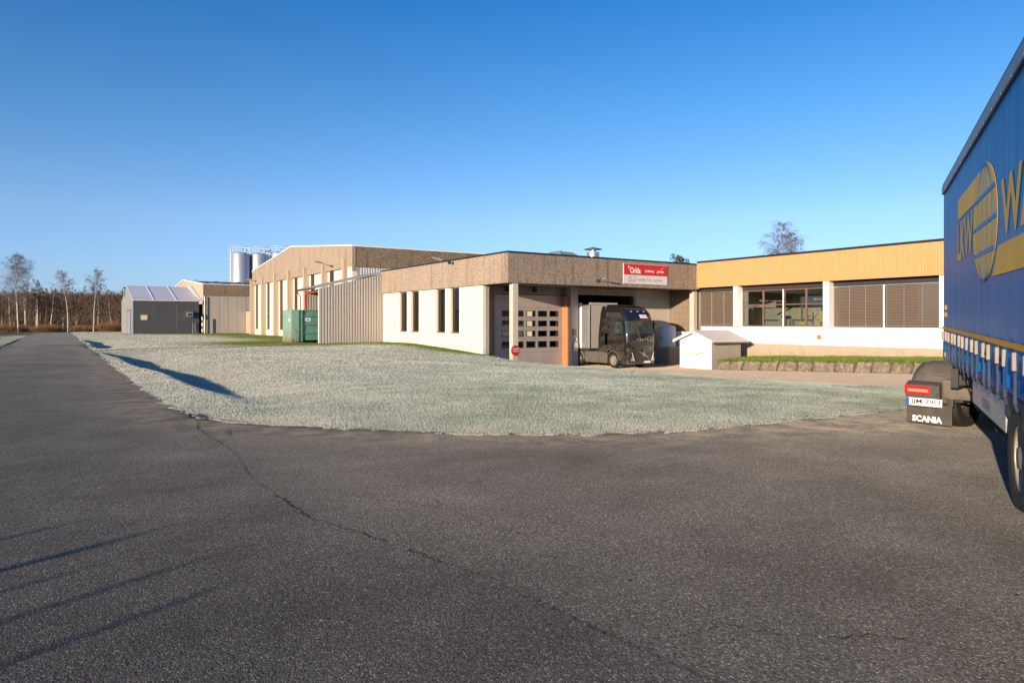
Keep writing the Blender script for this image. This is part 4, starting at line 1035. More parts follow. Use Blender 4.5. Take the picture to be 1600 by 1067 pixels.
# ---------------------------------------------------------------- vehicles (built facing local +y, origin on the ground under the front)
def paint(name, c, rough=.25, dirt=.3):
    k = NT(name); p = k.pos(True)
    n_ = k.noise(p, 2.2, 7, .7)
    sx = k.n('ShaderNodeSeparateXYZ'); k.l(p, sx.inputs[0])
    low = k.math('MULTIPLY', k.math('SUBTRACT', 1.5, sx.outputs[2]), .16)
    d = k.ramp(k.math('ADD', n_, low), [(.48, 0.0), (.8, dirt)])
    k.col(k.mix(d, c, (.16,.13,.10)))
    rr = k.n('ShaderNodeMapRange'); k.l(d, rr.inputs[0]); rr.inputs[3].default_value = rough; rr.inputs[4].default_value = .65
    k.l(rr.outputs[0], k.b.inputs['Roughness']); k.b.inputs['Coat Weight'].default_value = .35; k.b.inputs['Coat Roughness'].default_value = .06
    return k.mat
M['black_plastic'] = plain('grimy black plastic', (.070,.062,.053), .66, obj=True, var=.35, scale=5, grime=0, bump=.15)
M['dusty_plastic'] = plain('dusty black plastic', (.125,.104,.083), .8, obj=True, var=.45, scale=4, bump=.2)
M['chassis'] = plain('chassis steel', (.045,.042,.04), .6, obj=True, var=.3)
M['rim'] = plain('dusty wheel rim', (.36,.30,.23), .5, .35, obj=True, var=.25, scale=6)
M['chrome'] = plain('bright metal', (.75,.75,.75), .18, 1.0)
M['lamp_red'] = plain('red lamp plastic', (.55,.02,.015), .2, var=.1)
M['lamp_clear'] = plain('clear lamp plastic', (.72,.72,.70), .12, .3, var=.1)
M['windscreen'] = plain('windscreen glass', (.035,.05,.048), .03, .0, var=.5, scale=3, obj=True, spec=.35)
M['blue_plate'] = plain('blue plate strip', (.02,.10,.42), .4)
M['skirt'] = plain('dusty grey skirt panel', (.105,.095,.08), .35, obj=True, var=.3, grime=.3)
def wheel(parent, x, y, z, r, w, side, rim='rim', hub_out=False):
    """axle along x; side=+1 outer face towards +x"""
    m = MB(); e = r*.62
    m.lathe((x-side*w/2, y, z), (side,0,0), [(e,.0),(r*.93,.0),(r*.985,w*.12),(r,w*.22),(r,w*.78),(r*.985,w*.88),(r*.93,w),(e*1.06,w*.985),(e,w*.93)], 44)
    for k in range(3):
        q = w*(.3+.2*k); m.lathe((x-side*w/2, y, z), (side,0,0), [(r+.002,q-.012),(r+.006,q-.012),(r+.006,q+.012),(r+.002,q+.012)], 44)
    t = m.build('wheel', M['rubber'], parent, smooth=True)
    o = w*.93
    m = MB()
    if hub_out: pr = [(e,o),(e*.93,o-.005),(e*.86,o-.05),(e*.62,o-.06),(e*.56,o+.02),(e*.35,o+.03),(e*.33,o+.07),(0,o+.075)]
    else: pr = [(e,o),(e*.93,o-.005),(e*.88,o-.10),(e*.6,o-.13),(e*.5,o-.08),(e*.34,o-.07),(e*.33,o+.0),(0,o+.01)]
    m.lathe((x-side*w/2, y, z), (side,0,0), pr, 40)
    for k in range(10):
        a = 2*math.pi*k/10; c = (x-side*w/2+side*(o-.05 if hub_out else o-.12), y+e*.72*math.cos(a), z+e*.72*math.sin(a))
        m.tube(c, (c[0]+side*.045, c[1], c[2]), .018, n=8)
    m.build('rim', M[rim], t, smooth=True)
    return t
CABF = [(1.12,.03,1.235,-2.3),(1.5,.03,1.25,-2.3),(2.0,.0,1.25,-2.3),(2.25,-.03,1.25,-2.3),(2.7,-.11,1.24,-2.3),(3.05,-.18,1.225,-2.3),(3.35,-.27,1.21,-2.3),(3.62,-.43,1.19,-2.3),(3.85,-.70,1.15,-2.32),(4.0,-1.05,1.09,-2.34),(4.10,-1.55,1.0,-2.36),(4.14,-2.0,.90,-2.36)]
def cf(z, i): return float(np.interp(z, [c[0] for c in CABF], [c[i] for c in CABF]))
def cab_front(x, z, off=0.0):
    f, w = cf(z,1), cf(z,2); Rc = .30; bul = -.07*(x/w)**2; ax = abs(x)
    e = max(0, ax-(w-Rc)); y = f+bul-(Rc-math.sqrt(max(0, Rc*Rc-e*e)))
    return (x*(1+off*.6), y+off, z)
def cab_loft(m, zs, rear=None):
    rows = []
    for z in zs:
        w = cf(z,2); xr = cf(z,3) if rear is None else rear
        fx = [w*math.sin(t) for t in np.linspace(-math.pi/2, math.pi/2, 41)]
        fr = [cab_front(x, z) for x in fx]
        ys = fr[0][1]
        row = [(-w+.1, xr, z),(-w, xr+.1, z)]+[(-w, xr+.1+(ys-xr-.1)*k/8, z) for k in range(1,8)]+fr
        row += [(-p[0], p[1], p[2]) for p in row[8::-1]]
        rows.append(row)
    m.grid(rows)
    for r, rev in ((rows[0], 0),(rows[-1], 1)): 
        o = len(m.v); m.v += r; m.f.append(tuple(range(o, o+len(r)))[::-1 if rev else 1]); m.m.append(0)
def front_patch(x0, x1, z0, z1, off=.008, n=18, k=8, shape=None):
    m = MB(); P = []
    for j in range(k+1):
        z = z0+(z1-z0)*j/k; a, b = (x0, x1) if shape is None else shape(j/k)
        P.append([cab_front(a+(b-a)*i/n, z, off) for i in range(n+1)])
    m.grid(P); return m
def side_patch(s, y0, y1, z0, z1, off=.006, shape=None, k=6):
    m = MB(); P = []
    for j in range(k+1):
        z = z0+(z1-z0)*j/k; a, b = (y0, y1) if shape is None else shape(j/k)
        P.append([(s*(cf(z,2)+off), a+(b-a)*i/8, z) for i in range(9)])
    m.grid(P); return m
def tractor(name, label, loc, rz, body, letters=None, plate=None, flap=None, visor=None):
    t = thing(name, label, 'truck', loc, rz, local=True)
    m = MB(); cab_loft(m, [1.12,1.3,1.5,1.75,2.0,2.12,2.25,2.5,2.7,2.9,3.05,3.2,3.35,3.5,3.62,3.74,3.85,3.93,4.0,4.05,4.10,4.13])
    cab = m.build('cab', body, t, smooth=True, fix=True)
    m = front_patch(-1.2,1.2,2.22,3.04,.010,40,10); m.build('windscreen', M['windscreen'], cab, smooth=True)
    m = front_patch(-1.16,1.16,3.10,3.60,.016,40,6); m.build('sun_visor', M['gloss_black'], cab, smooth=True)
    for s in (-1, 1):
        m = side_patch(s,-1.25,-.42,2.22,3.0,.008, shape=lambda q: (-1.28+.06*q, -.36-.30*q)); m.build('side_window', M['windscreen'], cab, smooth=True)
        m = MB(); m.path([(s*1.262,-.40,1.2),(s*1.262,-.40,2.15)], .006); m.path([(s*1.262,-1.40,1.2),(s*1.262,-1.40,2.2),(s*1.24,-1.38,3.05)], .006); m.build('door_seam', M['chassis'], cab)
        m = MB(); m.obox((s*1.268,-1.2,1.95),(.012,0,0),(0,.11,0),(0,0,.025)); m.build('door_handle', M['chassis'], cab)
        m = MB(); m.obox((s*1.34,-.42,3.02),(.10,0,0),(0,.05,0),(0,0,.05)); m.obox((s*1.42,-.40,2.62),(.05,0,0),(0,.07,0),(0,0,.32)); m.tube((s*1.42,-.41,2.9),(s*1.40,-.42,3.02),.03); m.build('mirror', M['gloss_black'], cab, bevel=.02)
        m = MB(); m.path([(s*.5,-.08,2.26),(s*.1,-.16,2.72)], .012); m.build('wiper', M['chassis'], cab)
    m = MB()
    for x in (-.55,0,.55): q = cab_front(x, 3.66, .03); m.obox(q, (.07,0,0),(0,.02,0),(0,0,.02))
    m.build('marker_lamp', M['lamp_clear'], cab)
    # lower front
    m = MB(); cab_loft(m, [.30,.36,.5,.7,.9,1.11], rear=-.80); m.build('bumper', body, t, smooth=True, fix=True)
    m = front_patch(-.9,.9,1.42,1.72,.012,30,4); m.build('grille_panel', M['grille'], t, smooth=True)
    m = front_patch(-.55,.55,1.25,1.34,.014,20,2); m.build('grille_slot', M['chassis'], t)
    m = front_patch(-.8,.8,.50,1.05,.012,30,6, shape=lambda q: (-.42-.42*q, .42+.42*q)); m.build('lower_grille', M['grille'], t, smooth=True)
    for s in (-1, 1):
        m = front_patch(0,0,.46,1.06,.02,8,8, shape=lambda q: ((s*(.66-.0*q)+s*.0, s*(1.08-.05*q)) if q < .35 else (s*(.70+.24*(q-.35)), s*(1.05-.02*q))))
        h = m.build('headlight', M['gloss_black'], t, smooth=True)
        m = front_patch(0,0,.50,1.04,.034,4,8, shape=lambda q: (s*(.70+.20*q), s*(.80+.16*q))); m.build('light_blade', M['lamp_clear'], h)
        m = front_patch(s*.74,s*1.02,.52,.58,.034,8,2); m.build('light_blade', M['lamp_clear'], h)
        m = front_patch(s*.78,s*1.0,.66,.71,.034,8,2); m.build('light_blade', M['lamp_clear'], h)
    m = MB(); 
    P = [cab_front(x, .32, .015) for x in np.linspace(-1.1,1.1,20)]; m.path([tuple(p) for p in P], .03); m.build('bumper_lip', M['dusty_plastic'], t)
    m = MB(); a, b = cab_front(-.42,.72,.03), cab_front(.42,1.12,.03); m.path([a, cab_front(0,.92,.035), b], .014); m.lathe(cab_front(0,.92,.035), (0,1,0), [(.10,0),(.125,0),(.125,.02),(.10,.02)], 24); m.build('front_emblem', M['chrome'], t)
    if letters:
        for i, ch in enumerate(letters):
            x = -(i-2)*.215; q = cab_front(x, 1.86, .014)
            text_rect(ch, q, (-1,0,0), (0,0,1), .10, .085, M['chrome'], t, 'letter', bold=.03)
    if visor: 
        q = cab_front(-.28, 3.34, .04); m = MB(); m.obox(q, (.31,0,0), (0,.006,0), (0,-.08,.11)); vp = m.build('name_board', M['white'], t)
        m = MB()
        for i in range(6): m.obox((q[0]+.21-.085*i, q[1]+.010, q[2]+(.02 if i % 2 else -.01)), (.022,0,0), (0,.002,0), (0,-.03,.045))
        m.build('printed_mark', M['grey_print'], vp)
    q = cab_front(-.35, .42, .03); m = MB(); m.obox(q, (.27,0,0), (0,.006,0), (0,0,.06)); m.build('licence_plate', M['white'], t)
    # chassis
    m = MB()
    for x in (-.42,.42): m.box(x-.05, x+.05, -6.0, -.7, .72, 1.0)
    for y in (-5.9,-4.9,-3.9,-2.9): m.box(-.37, .37, y-.06, y+.06, .76, .96)
    m.lathe((0,-4.45,1.02),(0,0,1),[(0,0),(.5,0),(.5,.08),(.1,.12),(0,.12)],24)
    m.tube((-1.1,-4.75,.5),(1.1,-4.75,.5),.09); m.box(-.5,.5,-2.4,-1.0,.6,1.1); m.tube((-1.1,-1.42,.5),(1.1,-1.42,.5),.08)
    m.tube((-.55,-5.2,.55),(-.55,-3.9,.55),.14); m.tube((.62,-3.7,.62),(.62,-2.7,.62),.3,n=20)
    m.build('chassis', M['chassis'], t)
    for s in (-1, 1):
        wheel(t, s*1.08, -1.42, .5, .5, .31, s, hub_out=True)
        wheel(t, s*1.10, -4.95, .5, .5, .28, s); wheel(t, s*.78, -4.95, .5, .5, .28, s)
        # front arch
        m = MB(); m.lathe((s*.86,-1.42,.52),(s,0,0),[(.55,0),(.60,.0),(.60,.40),(.57,.41),(.55,.40)],24, a0=0, a1=2*math.pi)
        vs = [(v if v[2] > .5 else (v[0],v[1],.5)) for v in m.v]; m.v = vs; m.build('front_fender', M['dusty_plastic'], t)
        m = MB(); m.box(s*1.02 if s > 0 else -1.22, s*1.02 if s < 0 else 1.22, -2.3, -2.02, .95, 1.3); m.box(min(s*.9,s*1.235), max(s*.9,s*1.235), -4.28, -2.04, .27, 1.02); m.build('side_skirt', M['skirt'], t, bevel=.04)
        m = MB(); m.box(min(s*1.22,s*1.25), max(s*1.22,s*1.25), -2.32, -1.95, .95, 3.2) ; m.prism([(s*1.20,-2.31,1.0),(s*1.20,-2.93,1.0),(s*1.20,-2.86,2.2),(s*1.16,-2.70,3.6),(s*1.06,-2.64,4.02),(s*1.06,-2.31,4.04),(s*1.18,-2.31,3.5)], (s*.035,0,0)); m.build('side_deflector', body, t, bevel=.02)
        # rear fender arch in dusty plastic
        xa, xb = s*.62, s*1.27
        m = MB(); P = []
        for a in np.linspace(R(-8), R(188), 22):
            rr = .575; yy_, z_ = -4.95-rr*math.cos(a), .50+rr*math.sin(a)*.93
            P.append([(xa+(xb-xa)*i/6, yy_, z_-(.035 if i in (0,6) else 0)) for i in range(7)])
        m.grid(P); o = m.build('rear_fender', M['dusty_plastic'], t, smooth=True); so = o.modifiers.new('t','SOLIDIFY'); so.thickness = .02
        m = MB()
        for k in range(9): 
            a = R(115+7*k) if s < 0 else R(115+7*k); rr = .583; m.obox(((xa+xb)/2-s*.1, -4.95+rr*math.cos(a), .5+rr*math.sin(a)*.93), (.13,0,0),(0,.012*abs(math.sin(a))+.006,.0),(0,0,.012))
        m.build('fender_rib', M['black_plastic'], o)
        y0 = -5.56
        m = MB(); m.prism([(s*1.27,y0,.33),(s*1.27,y0-.10,.36),(s*1.27,y0-.12,.70),(s*1.27,y0,.76)], (-s*.50,0,0)); lb = m.build('lamp_cluster', M['black_plastic'], t, bevel=.015, fix=True)
        m = MB(); m.box(min(s*1.275,s*.90), max(s*1.275,s*.90), y0-.135, y0-.10, .55, .685); m.build('tail_lamp', M['lamp_red'], lb, bevel=.008)
        m = MB(); m.obox((s*1.07,y0-.14,.612),(.15,0,0),(0,.006,0),(0,0,.024)); m.build('tail_lamp_lens', M['tail_clear'], lb, bevel=.004)
        m = MB(); m.box(min(s*1.28,s*.62), max(s*1.28,s*.62), y0-.05, y0-.02, .09, .40); fl = m.build('mudflap', M['black_plastic'], t, bevel=.01)
        if flap: text_rect(flap, (s*.97, y0-.056, .165), (1,0,0), (0,0,1), .44, .10, M['white'], fl, bold=.045)
        m = MB(); m.box(min(s*.5,s*.76), max(s*.5,s*.76), y0+.02, y0+.12, .45, .8); m.box(min(s*.6,s*.7), max(s*.6,s*.7), y0-.05, y0+.03, .38, .56); m.build('lamp_bracket', M['chassis'], t, bevel=.02)
    m = MB(); m.box(-.75, .75, -5.62, -5.5, .50, .80); m.tube((.2,-5.55,.6),(-.3,-5.55,.42),.1); m.build('rear_crossmember', M['dusty_plastic'], t, bevel=.02)
    m = MB(); m.path([(-.9,-4.6,1.0),(-.7,-4.75,1.12),(-.45,-4.9,1.08),(-.3,-5.2,1.05)], .022); m.path([(-.8,-4.5,1.0),(-.5,-4.7,1.1),(-.2,-5.0,1.05)], .016); m.build('air_hose', M['black_plastic'], t)
    m = MB(); m.obox((-.72,-5.0,1.08),(.07,0,0),(0,.05,.03),(0,0,.018)); m.build('red_coupling', M['lamp_red'], t)
    if plate:
        m = MB(); m.box(-1.245, -.715, y0-.145, y0-.13, .375, .495); p_ = m.build('licence_plate', M['white'], t)
        m = MB(); m.box(-1.243, -1.195, y0-.149, y0-.146, .377, .493); m.build('plate_strip', M['blue_plate'], p_)
        text_rect(plate, (-.957, y0-.149, .435), (1,0,0), (0,0,1), .43, .086, M['steel_dark'], p_, bold=.012)
    return t
M['gloss_black'] = plain('gloss black plastic', (.012,.013,.016), .08, obj=True, coat=.5)
M['grille'] = plain('matt black grille', (.03,.026,.023), .45, obj=True, var=.3, scale=12)
M['tail_clear'] = plain('pale lamp plastic', (.55,.25,.2), .25)
VX_, VY_, VG = 9.30, -1.60, -1.335
tractor('truck', 'black truck backed up to the open dock door', (VX_,VY_,VG), math.pi, paint('black truck paint', (.014,.013,.013), .10, .38), letters='VOLVO', visor='TRANSPORT')
# white box trailer in the dock behind it
def white_trailer():
    T = thing('box_trailer', 'white box trailer reaching into the dock behind the black truck', 'trailer', (VX_,1.5,VG))
    x0, x1, y0, y1, z0, z1 = VX_-1.27, VX_+1.27, 2.2, 15.4, VG+1.2, VG+4.30
    m = MB(); m.box(x0+.06, x1-.06, y0, y1, z0, z1-.16); m.build('box', M['trailer_grey'], T)
    m = MB(); m.box(x0, x0+.055, y0+.76, y1, z0, z1); m.box(x1-.055, x1, y0+.76, y1, z0, z1); m.build('side_panel', M['white'], T)
    m = MB(); m.box(x0, x1, y0-.06, y0-.004, z1-.155, z1); m.build('front_header', M['trailer_grey'], T, bevel=.015)
    for xa in (x0-.02, x1-.10):
        m = MB(); m.box(xa, xa+.12, y0-.05, y0+.75, z0, z1-.157); m.build('corner_post', M['steel'], T, bevel=.03)
    m = MB()
    for z in (.35, .55, 1.05, 1.3): m.box(x0+.13, x0+.25, y0-.01, y0-.003, z0+z, z0+z+.13)
    m.build('warning_label', plain('yellow label', (.6,.42,.05), .5), T)
    m = MB(); m.box(x0, x1, y0, y1, z0-.12, z0-.004); m.box(x0+.7, x1-.7, y0, y1, z0-.35, z0-.121); m.build('chassis', M['chassis'], T)
    for s, x in ((-1, x0+.2),(1, x1-.2)):
        for y in (9.5, 10.8, 12.1): wheel(T, x, y, VG+.5, .5, .36, s)
        m = MB(); m.box(x-.07, x+.07, 4.0, 4.15, VG, z0-.12); m.build('landing_leg', M['chassis'], T)
    return T
M['trailer_grey'] = plain('off white trailer panel', (.40,.375,.345), .5, var=.06)
white_trailer()
# ---------------------------------------------------------------- blue curtain trailer: local y runs to its rear, local x points out of the side we see
HX, HY = -.4687, -.8833
wx, wy = HX*CS+HY*SN, -HX*SN+HY*CS
PITCH = .0157
bx_, by_ = cw(7.50, 11.86)
TR = thing('curtain_trailer', 'long blue curtain side trailer with yellow haulier lettering', 'trailer', (bx_,by_,0), math.atan2(wy, wx)-math.pi/2, local=True)
TR.rotation_euler = (-PITCH, 0, math.atan2(wy, wx)-math.pi/2)
def curtain_mat():
    k = NT('blue tarpaulin'); p = k.pos(True)
    c = k.ramp(k.noise(k.stretch(p, (1,4.5,.22)), 1.6, 6, .65), [(.3, (.0005,.11,.32)), (.6, (.001,.20,.52)), (.8, (.006,.32,.72))])
    sx = k.n('ShaderNodeSeparateXYZ'); k.l(p, sx.inputs[0])
    low = k.math('MULTIPLY', k.math('SUBTRACT', 2.4, sx.outputs[2]), .22)
    d = k.ramp(k.math('ADD', k.noise(p, 1.1, 7, .7), low), [(.72, 0.0), (1.1, .30)])
    k.col(k.mix(d, c, (.11,.10,.13)))
    wv = k.noise(k.stretch(p, (1,1.4,.12)), 2.2, 4, .5)
    k.bump(wv, .25, .05); return k.set(.42, spec=.07)
M['tarp'] = curtain_mat()
M['tarp_yellow'] = plain('yellow print on tarpaulin', (.85,.50,.075), .55, spec=.06, var=.12, scale=1.2, obj=True)
M['tarp_orange'] = plain('orange piping', (.85,.38,.01), .55, spec=.1, var=.1, obj=True)
M['buckle'] = plain('cream strap buckle', (.24,.21,.17), .5, obj=True, var=.25)
M['strap'] = plain('grey blue webbing strap', (.03,.045,.09), .8, obj=True, var=.3)
LT = 13.6; TOPZ, BOT = 4.0, 1.13
nt, nz = 340, 40; P = []
for j in range(nz+1):
    row = []
    for i in range(nt+1):
        t = LT*i/nt; f = j/nz
        low = max(0, 1-f*5)
        z = BOT + .05*abs(math.sin(math.pi*(t-.12)/.48))*1.0*(low if j == 0 else 0) + (TOPZ-.17-BOT)*f
        x = .0015*math.sin(t*2.1+f*2)+ low*(.032*math.cos(2*math.pi*(t-.12)/.48)+.018*math.sin(t*9+f*14)) - .03*low
        row.append((x, t, z))
    P.append(row)
m = MB(); m.grid(P); m.build('curtain', M['tarp'], TR, smooth=True)
m = MB(); m.box(-2.5, -.05, .03, LT, 1.05, TOPZ-.05); m.build('load_body', M['tarp'], TR)
m = MB(); m.box(-.05, .035, 0, LT, TOPZ-.16, TOPZ-.02); m.build('top_rail', plain('grey aluminium rail', (.16,.17,.18), .45, .3), TR, bevel=.012)
m = MB(); m.box(-2.55, .02, -.02, LT, TOPZ-.018, TOPZ+.02); m.build('roof', M['steel_dark'], TR)
m = MB(); m.box(-.08, .0, -.05, .012, BOT+.0, TOPZ-.16); m.build('corner_post', M['tarp'], TR, bevel=.01)
m = MB(); m.box(-2.5, -.09, -.05, .02, 1.0, TOPZ-.02); m.build('front_wall', M['steel_dark'], TR)
for i in range(int(LT/.55)):
    m = MB(); m.lathe((.036, .3+i*.55, TOPZ-.17), (1,0,0), [(.018,0),(.018,.012),(0,.014)], 8); m.build('rail_rivet', M['chrome'], TR)
m = MB(); m.box(.006, .016, .02, LT, 1.525, 1.575); m.build('orange_stripe', M['tarp_orange'], TR)
for i in range(28):
    t = .12+.48*i+.05*math.sin(i*2.7)
    m = MB(); m.box(.0, .035, t-.023, t+.023, 1.34, 1.50)
    b = m.build('buckle', M['buckle'], TR, bevel=.006)
    m = MB(); m.box(-.0, .022, t-.017, t+.017, 1.06, 1.328); m.tube((.012,t,1.08),(.0,t+.05,1.0),.011,n=5); m.build('strap', M['strap'], b)
    m = MB(); m.box(.036, .04, t-.008, t+.008, 1.36, 1.38); m.box(.036, .04, t-.008, t+.008, 1.44, 1.46); m.build('slot', M['chassis'], b)
# lettering and globe
gx = .006
def yz(t, z): return (gx, t, z)
def flat(name, polys, mat):
    m = MB()
    for p in polys: m.prism([yz(*q) for q in p], (.002,0,0))
    return m.build(name, mat, TR, fix=True)
flat('yellow_band', [[(2.33,3.13),(4.25,3.13),(4.55,3.42),(2.33,3.42)]], M['tarp_yellow'])
flat('yellow_band', [[(5.55,2.20),(9.9,2.20),(9.9,2.48),(5.9,2.48)]], M['tarp_yellow'])
RT, UT = (0,1,0), (0,0,1)
text_rect('LKW', (gx+.001, 3.12, 2.81), RT, UT, 1.72, .54, M['tarp_yellow'], TR, bold=.03)
text_rect('WALTER', (gx+.001, 7.95, 2.81), RT, UT, 3.75, .54, M['tarp_yellow'], TR, bold=.03)
gc, gz, ga, gb = 4.95, 2.815, .93, .635
ell = [(gc+ga*math.cos(a), gz+gb*math.sin(a)) for a in [2*math.pi*i/64 for i in range(64)]]
flat('globe', [ell], M['tarp_yellow'])
m = MB()
for k_ in (-.55,-.12,.28,.68):
    pts = [Vector((gx+.006, gc+ga*k_*math.cos(a), gz+gb*math.sin(a))) for a in np.linspace(-math.pi/2, math.pi/2, 25)]
    for a, b in zip(pts[:-1], pts[1:]):
        d = (b-a).normalized(); n_ = Vector((0,-d.z,d.y))*.012; m.prism([a-n_,b-n_,b+n_,a+n_], (.002,0,0))
for z in (3.115, 2.80, 2.49):
    w = ga*math.sqrt(max(0,1-((z-gz)/gb)**2)); m.prism([(gx+.005,gc-w,z-.022),(gx+.005,gc+w,z-.022),(gx+.005,gc+w,z+.022),(gx+.005,gc-w,z+.022)], (.002,0,0))
m.build('globe_lines', M['tarp'], TR)
flat('small_yellow_print', [[(.22+.09*i,z),(.22+.09*i+.065,z),(.22+.09*i+.065,z+.08),(.22+.09*i,z+.08)] for z in (1.74,1.86) for i in range(5)], M['tarp_yellow'])
# running gear
m = MB(); m.box(-2.4, -.06, .5, LT, .98, 1.06); m.box(-1.75, -1.6, .3, LT, .62, .98); m.box(-.9, -.75, .3, LT, .62, .98); m.build('chassis', M['chassis'], TR)
m = MB(); m.box(-.10, -.04, 3.55, 6.02, .68, .975); g_ = m.build('side_guard', plain('light grey aluminium panel', (.40,.39,.38), .45, .2, obj=True), TR, bevel=.015)
text_rect('KRONE', (-.037, 4.75, .80), RT, UT, .55, .12, M['grey_print'], g_, bold=.02)
m = MB(); m.box(-.12, -.03, 6.05, 13.2, .86, 1.08); m.build('side_rail', M['black_plastic'], TR, bevel=.01)
m = MB(); m.box(-.45, -.06, 6.05, 6.09, .35, .95); m.build('mudflap', M['black_plastic'], TR)
for i, t in enumerate((6.68, 7.99, 9.30)):
    for s, x in ((1, -.19),(-1, -2.31)): wheel(TR, x, t, .468+PITCH*t, .466, .33, s, rim='rim_cream')  if False else wheel(TR, x, t, .468+PITCH*t, .466, .33, s)
    m = MB(); m.tube((-2.2,t,.468+PITCH*t),(-.3,t,.468+PITCH*t),.07); m.build('axle', M['chassis'], TR)
for x in (-.55, -1.95):
    m = MB(); m.box(x-.07, x+.07, 2.62, 2.78, .25, 1.0); m.box(x-.15, x+.15, 2.55, 2.85, .2, .25); m.build('landing_leg', M['chassis'], TR)
# its tractor, turned to the right under the front of the trailer
hx, hy = .825, .565
hw = (hx*CS+hy*SN, -hx*SN+hy*CS)
rz_t = math.atan2(hw[1], hw[0])-math.pi/2
fx, fy = cw(7.06+hx*5.60, 9.90+hy*5.60)
tractor('truck', 'dusty truck tail with red lamp and mudflap under the blue trailer', (fx,fy,-.035), rz_t, paint('white truck paint', (.55,.54,.52), .3, .4), plate='JJM 79U', flap='SCANIA')
# ---------------------------------------------------------------- trees
def bark_mat():
    k = NT('birch bark'); p = k.pos(True)
    n_ = k.noise(k.stretch(p, (3,3,6)), 1.4, 6, .75)
    k.col(k.ramp(n_, [(.30, (.06,.05,.04)), (.42, (.50,.44,.38)), (.7, (.74,.68,.60))])); return k.set(.85)
M['birch'] = bark_mat()
M['twig'] = plain('bare birch twigs', (.105,.072,.054), .9, var=.3, scale=1.5, obj=True)
M['twig_far'] = plain('violet grey birch twigs', (.145,.115,.115), .9, var=.3, obj=True)
M['bark_dark'] = plain('brown bark', (.13,.095,.068), .9, var=.35, scale=2, obj=True)
def bare_tree(r, h, nb=34, sub=7, tw=4, spread=.33, base=.3, tr=.012, stems=1, droop=.25, twr=.011, oval=False):
    """returns trunk MB and crown MB, base at origin"""
    tk, cr = MB(), MB()
    for st in range(stems):
        lean = Vector((r.gauss(0,.03)+(.10*(st*2-1) if stems > 1 else 0), r.gauss(0,.03), 1)).normalized()
        pts = [Vector((0,0,-.3))]; d = lean.copy(); n = 9
        for i in range(n):
            d = (d+Vector((r.gauss(0,.035), r.gauss(0,.035), .03))).normalized(); pts.append(pts[-1]+d*(h*(1-.08*st)+.3)/n)
        rad = lambda t: max(.02, h*tr*(1-t)**.8)
        for i in range(n): tk.tube(pts[i], pts[i+1], rad(i/n), rad((i+1)/n), 7, caps=False)
        def at(t):
            q = t*n; i = min(n-1, int(q)); return pts[i].lerp(pts[i+1], q-i)
        for b in range(nb):
            t = base+(1-base)*(b+r.random())/nb; az = r.uniform(0, 2*math.pi); el = r.uniform(.75, 1.25)
            L = h*spread*(1-t*.75)*r.uniform(.5,1.1)*(1 if t > base+.1 else .6)
            if oval: L = h*spread*r.uniform(.6,1.1)*(.25+1.0*math.sin(math.pi*min(1,(t-base)/(1-base)*.85+.15)))
            dd = Vector((math.cos(az)*math.cos(el), math.sin(az)*math.cos(el), math.sin(el)))
            p = at(t); br = [p]
            for k in range(4):
                dd = (dd+Vector((r.gauss(0,.12), r.gauss(0,.12), -.05+.02*k-droop*.12))).normalized(); br.append(br[-1]+dd*L/4)
            r0 = rad(t)*.30
            for k in range(4): cr.tube(br[k], br[k+1], r0*(1-k/4.6), r0*(1-(k+1)/4.6), 4, caps=False)
            for s in range(sub):
                q = r.uniform(.25, 1)*3.99; i = int(q); p2 = br[i].lerp(br[i+1], q-i)
                d2 = (dd+Vector((r.gauss(0,.6), r.gauss(0,.6), r.gauss(0,.4)))).normalized(); L2 = L*r.uniform(.25,.5); e = p2+d2*L2*.5; e2 = e+(d2+Vector((0,0,-droop))).normalized()*L2*.5
                cr.tube(p2, e, twr*1.6, twr*1.2, 3, caps=False); cr.tube(e, e2, twr*1.2, twr*.7, 3, caps=False)
                for w in range(tw):
                    p3 = p2.lerp(e2, r.uniform(.3,1)); d3 = (d2+Vector((r.gauss(0,.7), r.gauss(0,.7), r.gauss(0,.4)-droop*1.6))).normalized()
                    cr.tube(p3, p3+d3*L2*r.uniform(.4,.8), twr, twr*.5, 3, caps=False)
    return tk, cr
def put_tree(name, label, cat, X, Y, z, tkcr, mats, group=None, world=None):
    x, y = world or cw(X, Y)
    t = thing(name, label, cat, (x,y,z), 0, group, local=True)
    tk, cr = tkcr
    tk.build('trunk', mats[0], t, smooth=True); cr.build('crown', mats[1], t)
    return t
r = random.Random(11)
PX = lambda px, Y: (px-800)/1067*Y
put_tree('birch_tree', 'tallest wide crowned bare birch in front of the wood, left of the road end', 'tree', PX(28,118), 118, -.4, bare_tree(r, 13.4, 70, 11, 6, .22, .36, .008, droop=.6, twr=.007, oval=True), (M['birch'], M['twig_far']))
put_tree('birch_tree', 'slender tall bare birch with a narrow crown nearest the grey tent', 'tree', PX(146,119), 119, -.4, bare_tree(r, 11.2, 50, 10, 5, .14, .52, .008, droop=.5, twr=.007, oval=True), (M['birch'], M['twig_far']))
put_tree('birch_tree', 'tall bare birch with a forked bushy top midway along the wood', 'tree', PX(106,120), 120, -.4, bare_tree(r, 10.8, 50, 10, 5, .15, .5, .008, droop=.5, twr=.007, oval=True), (M['birch'], M['twig_far']))
put_tree('birch_tree', 'smaller bare birch beside the tallest birch at the wood edge', 'tree', PX(40,121), 121, -.4, bare_tree(r, 9.4, 34, 8, 4, .30, .4, .012, droop=.4, twr=.015), (M['birch'], M['twig_far']))
put_tree('birch_tree', 'double stemmed bare birch behind the roof of the white building', 'tree', PX(1239,82), 82, -1, bare_tree(r, 14.4, 46, 9, 5, .17, .50, .010, stems=2, droop=.7, twr=.009, oval=True), (M['birch'], M['twig_far']))
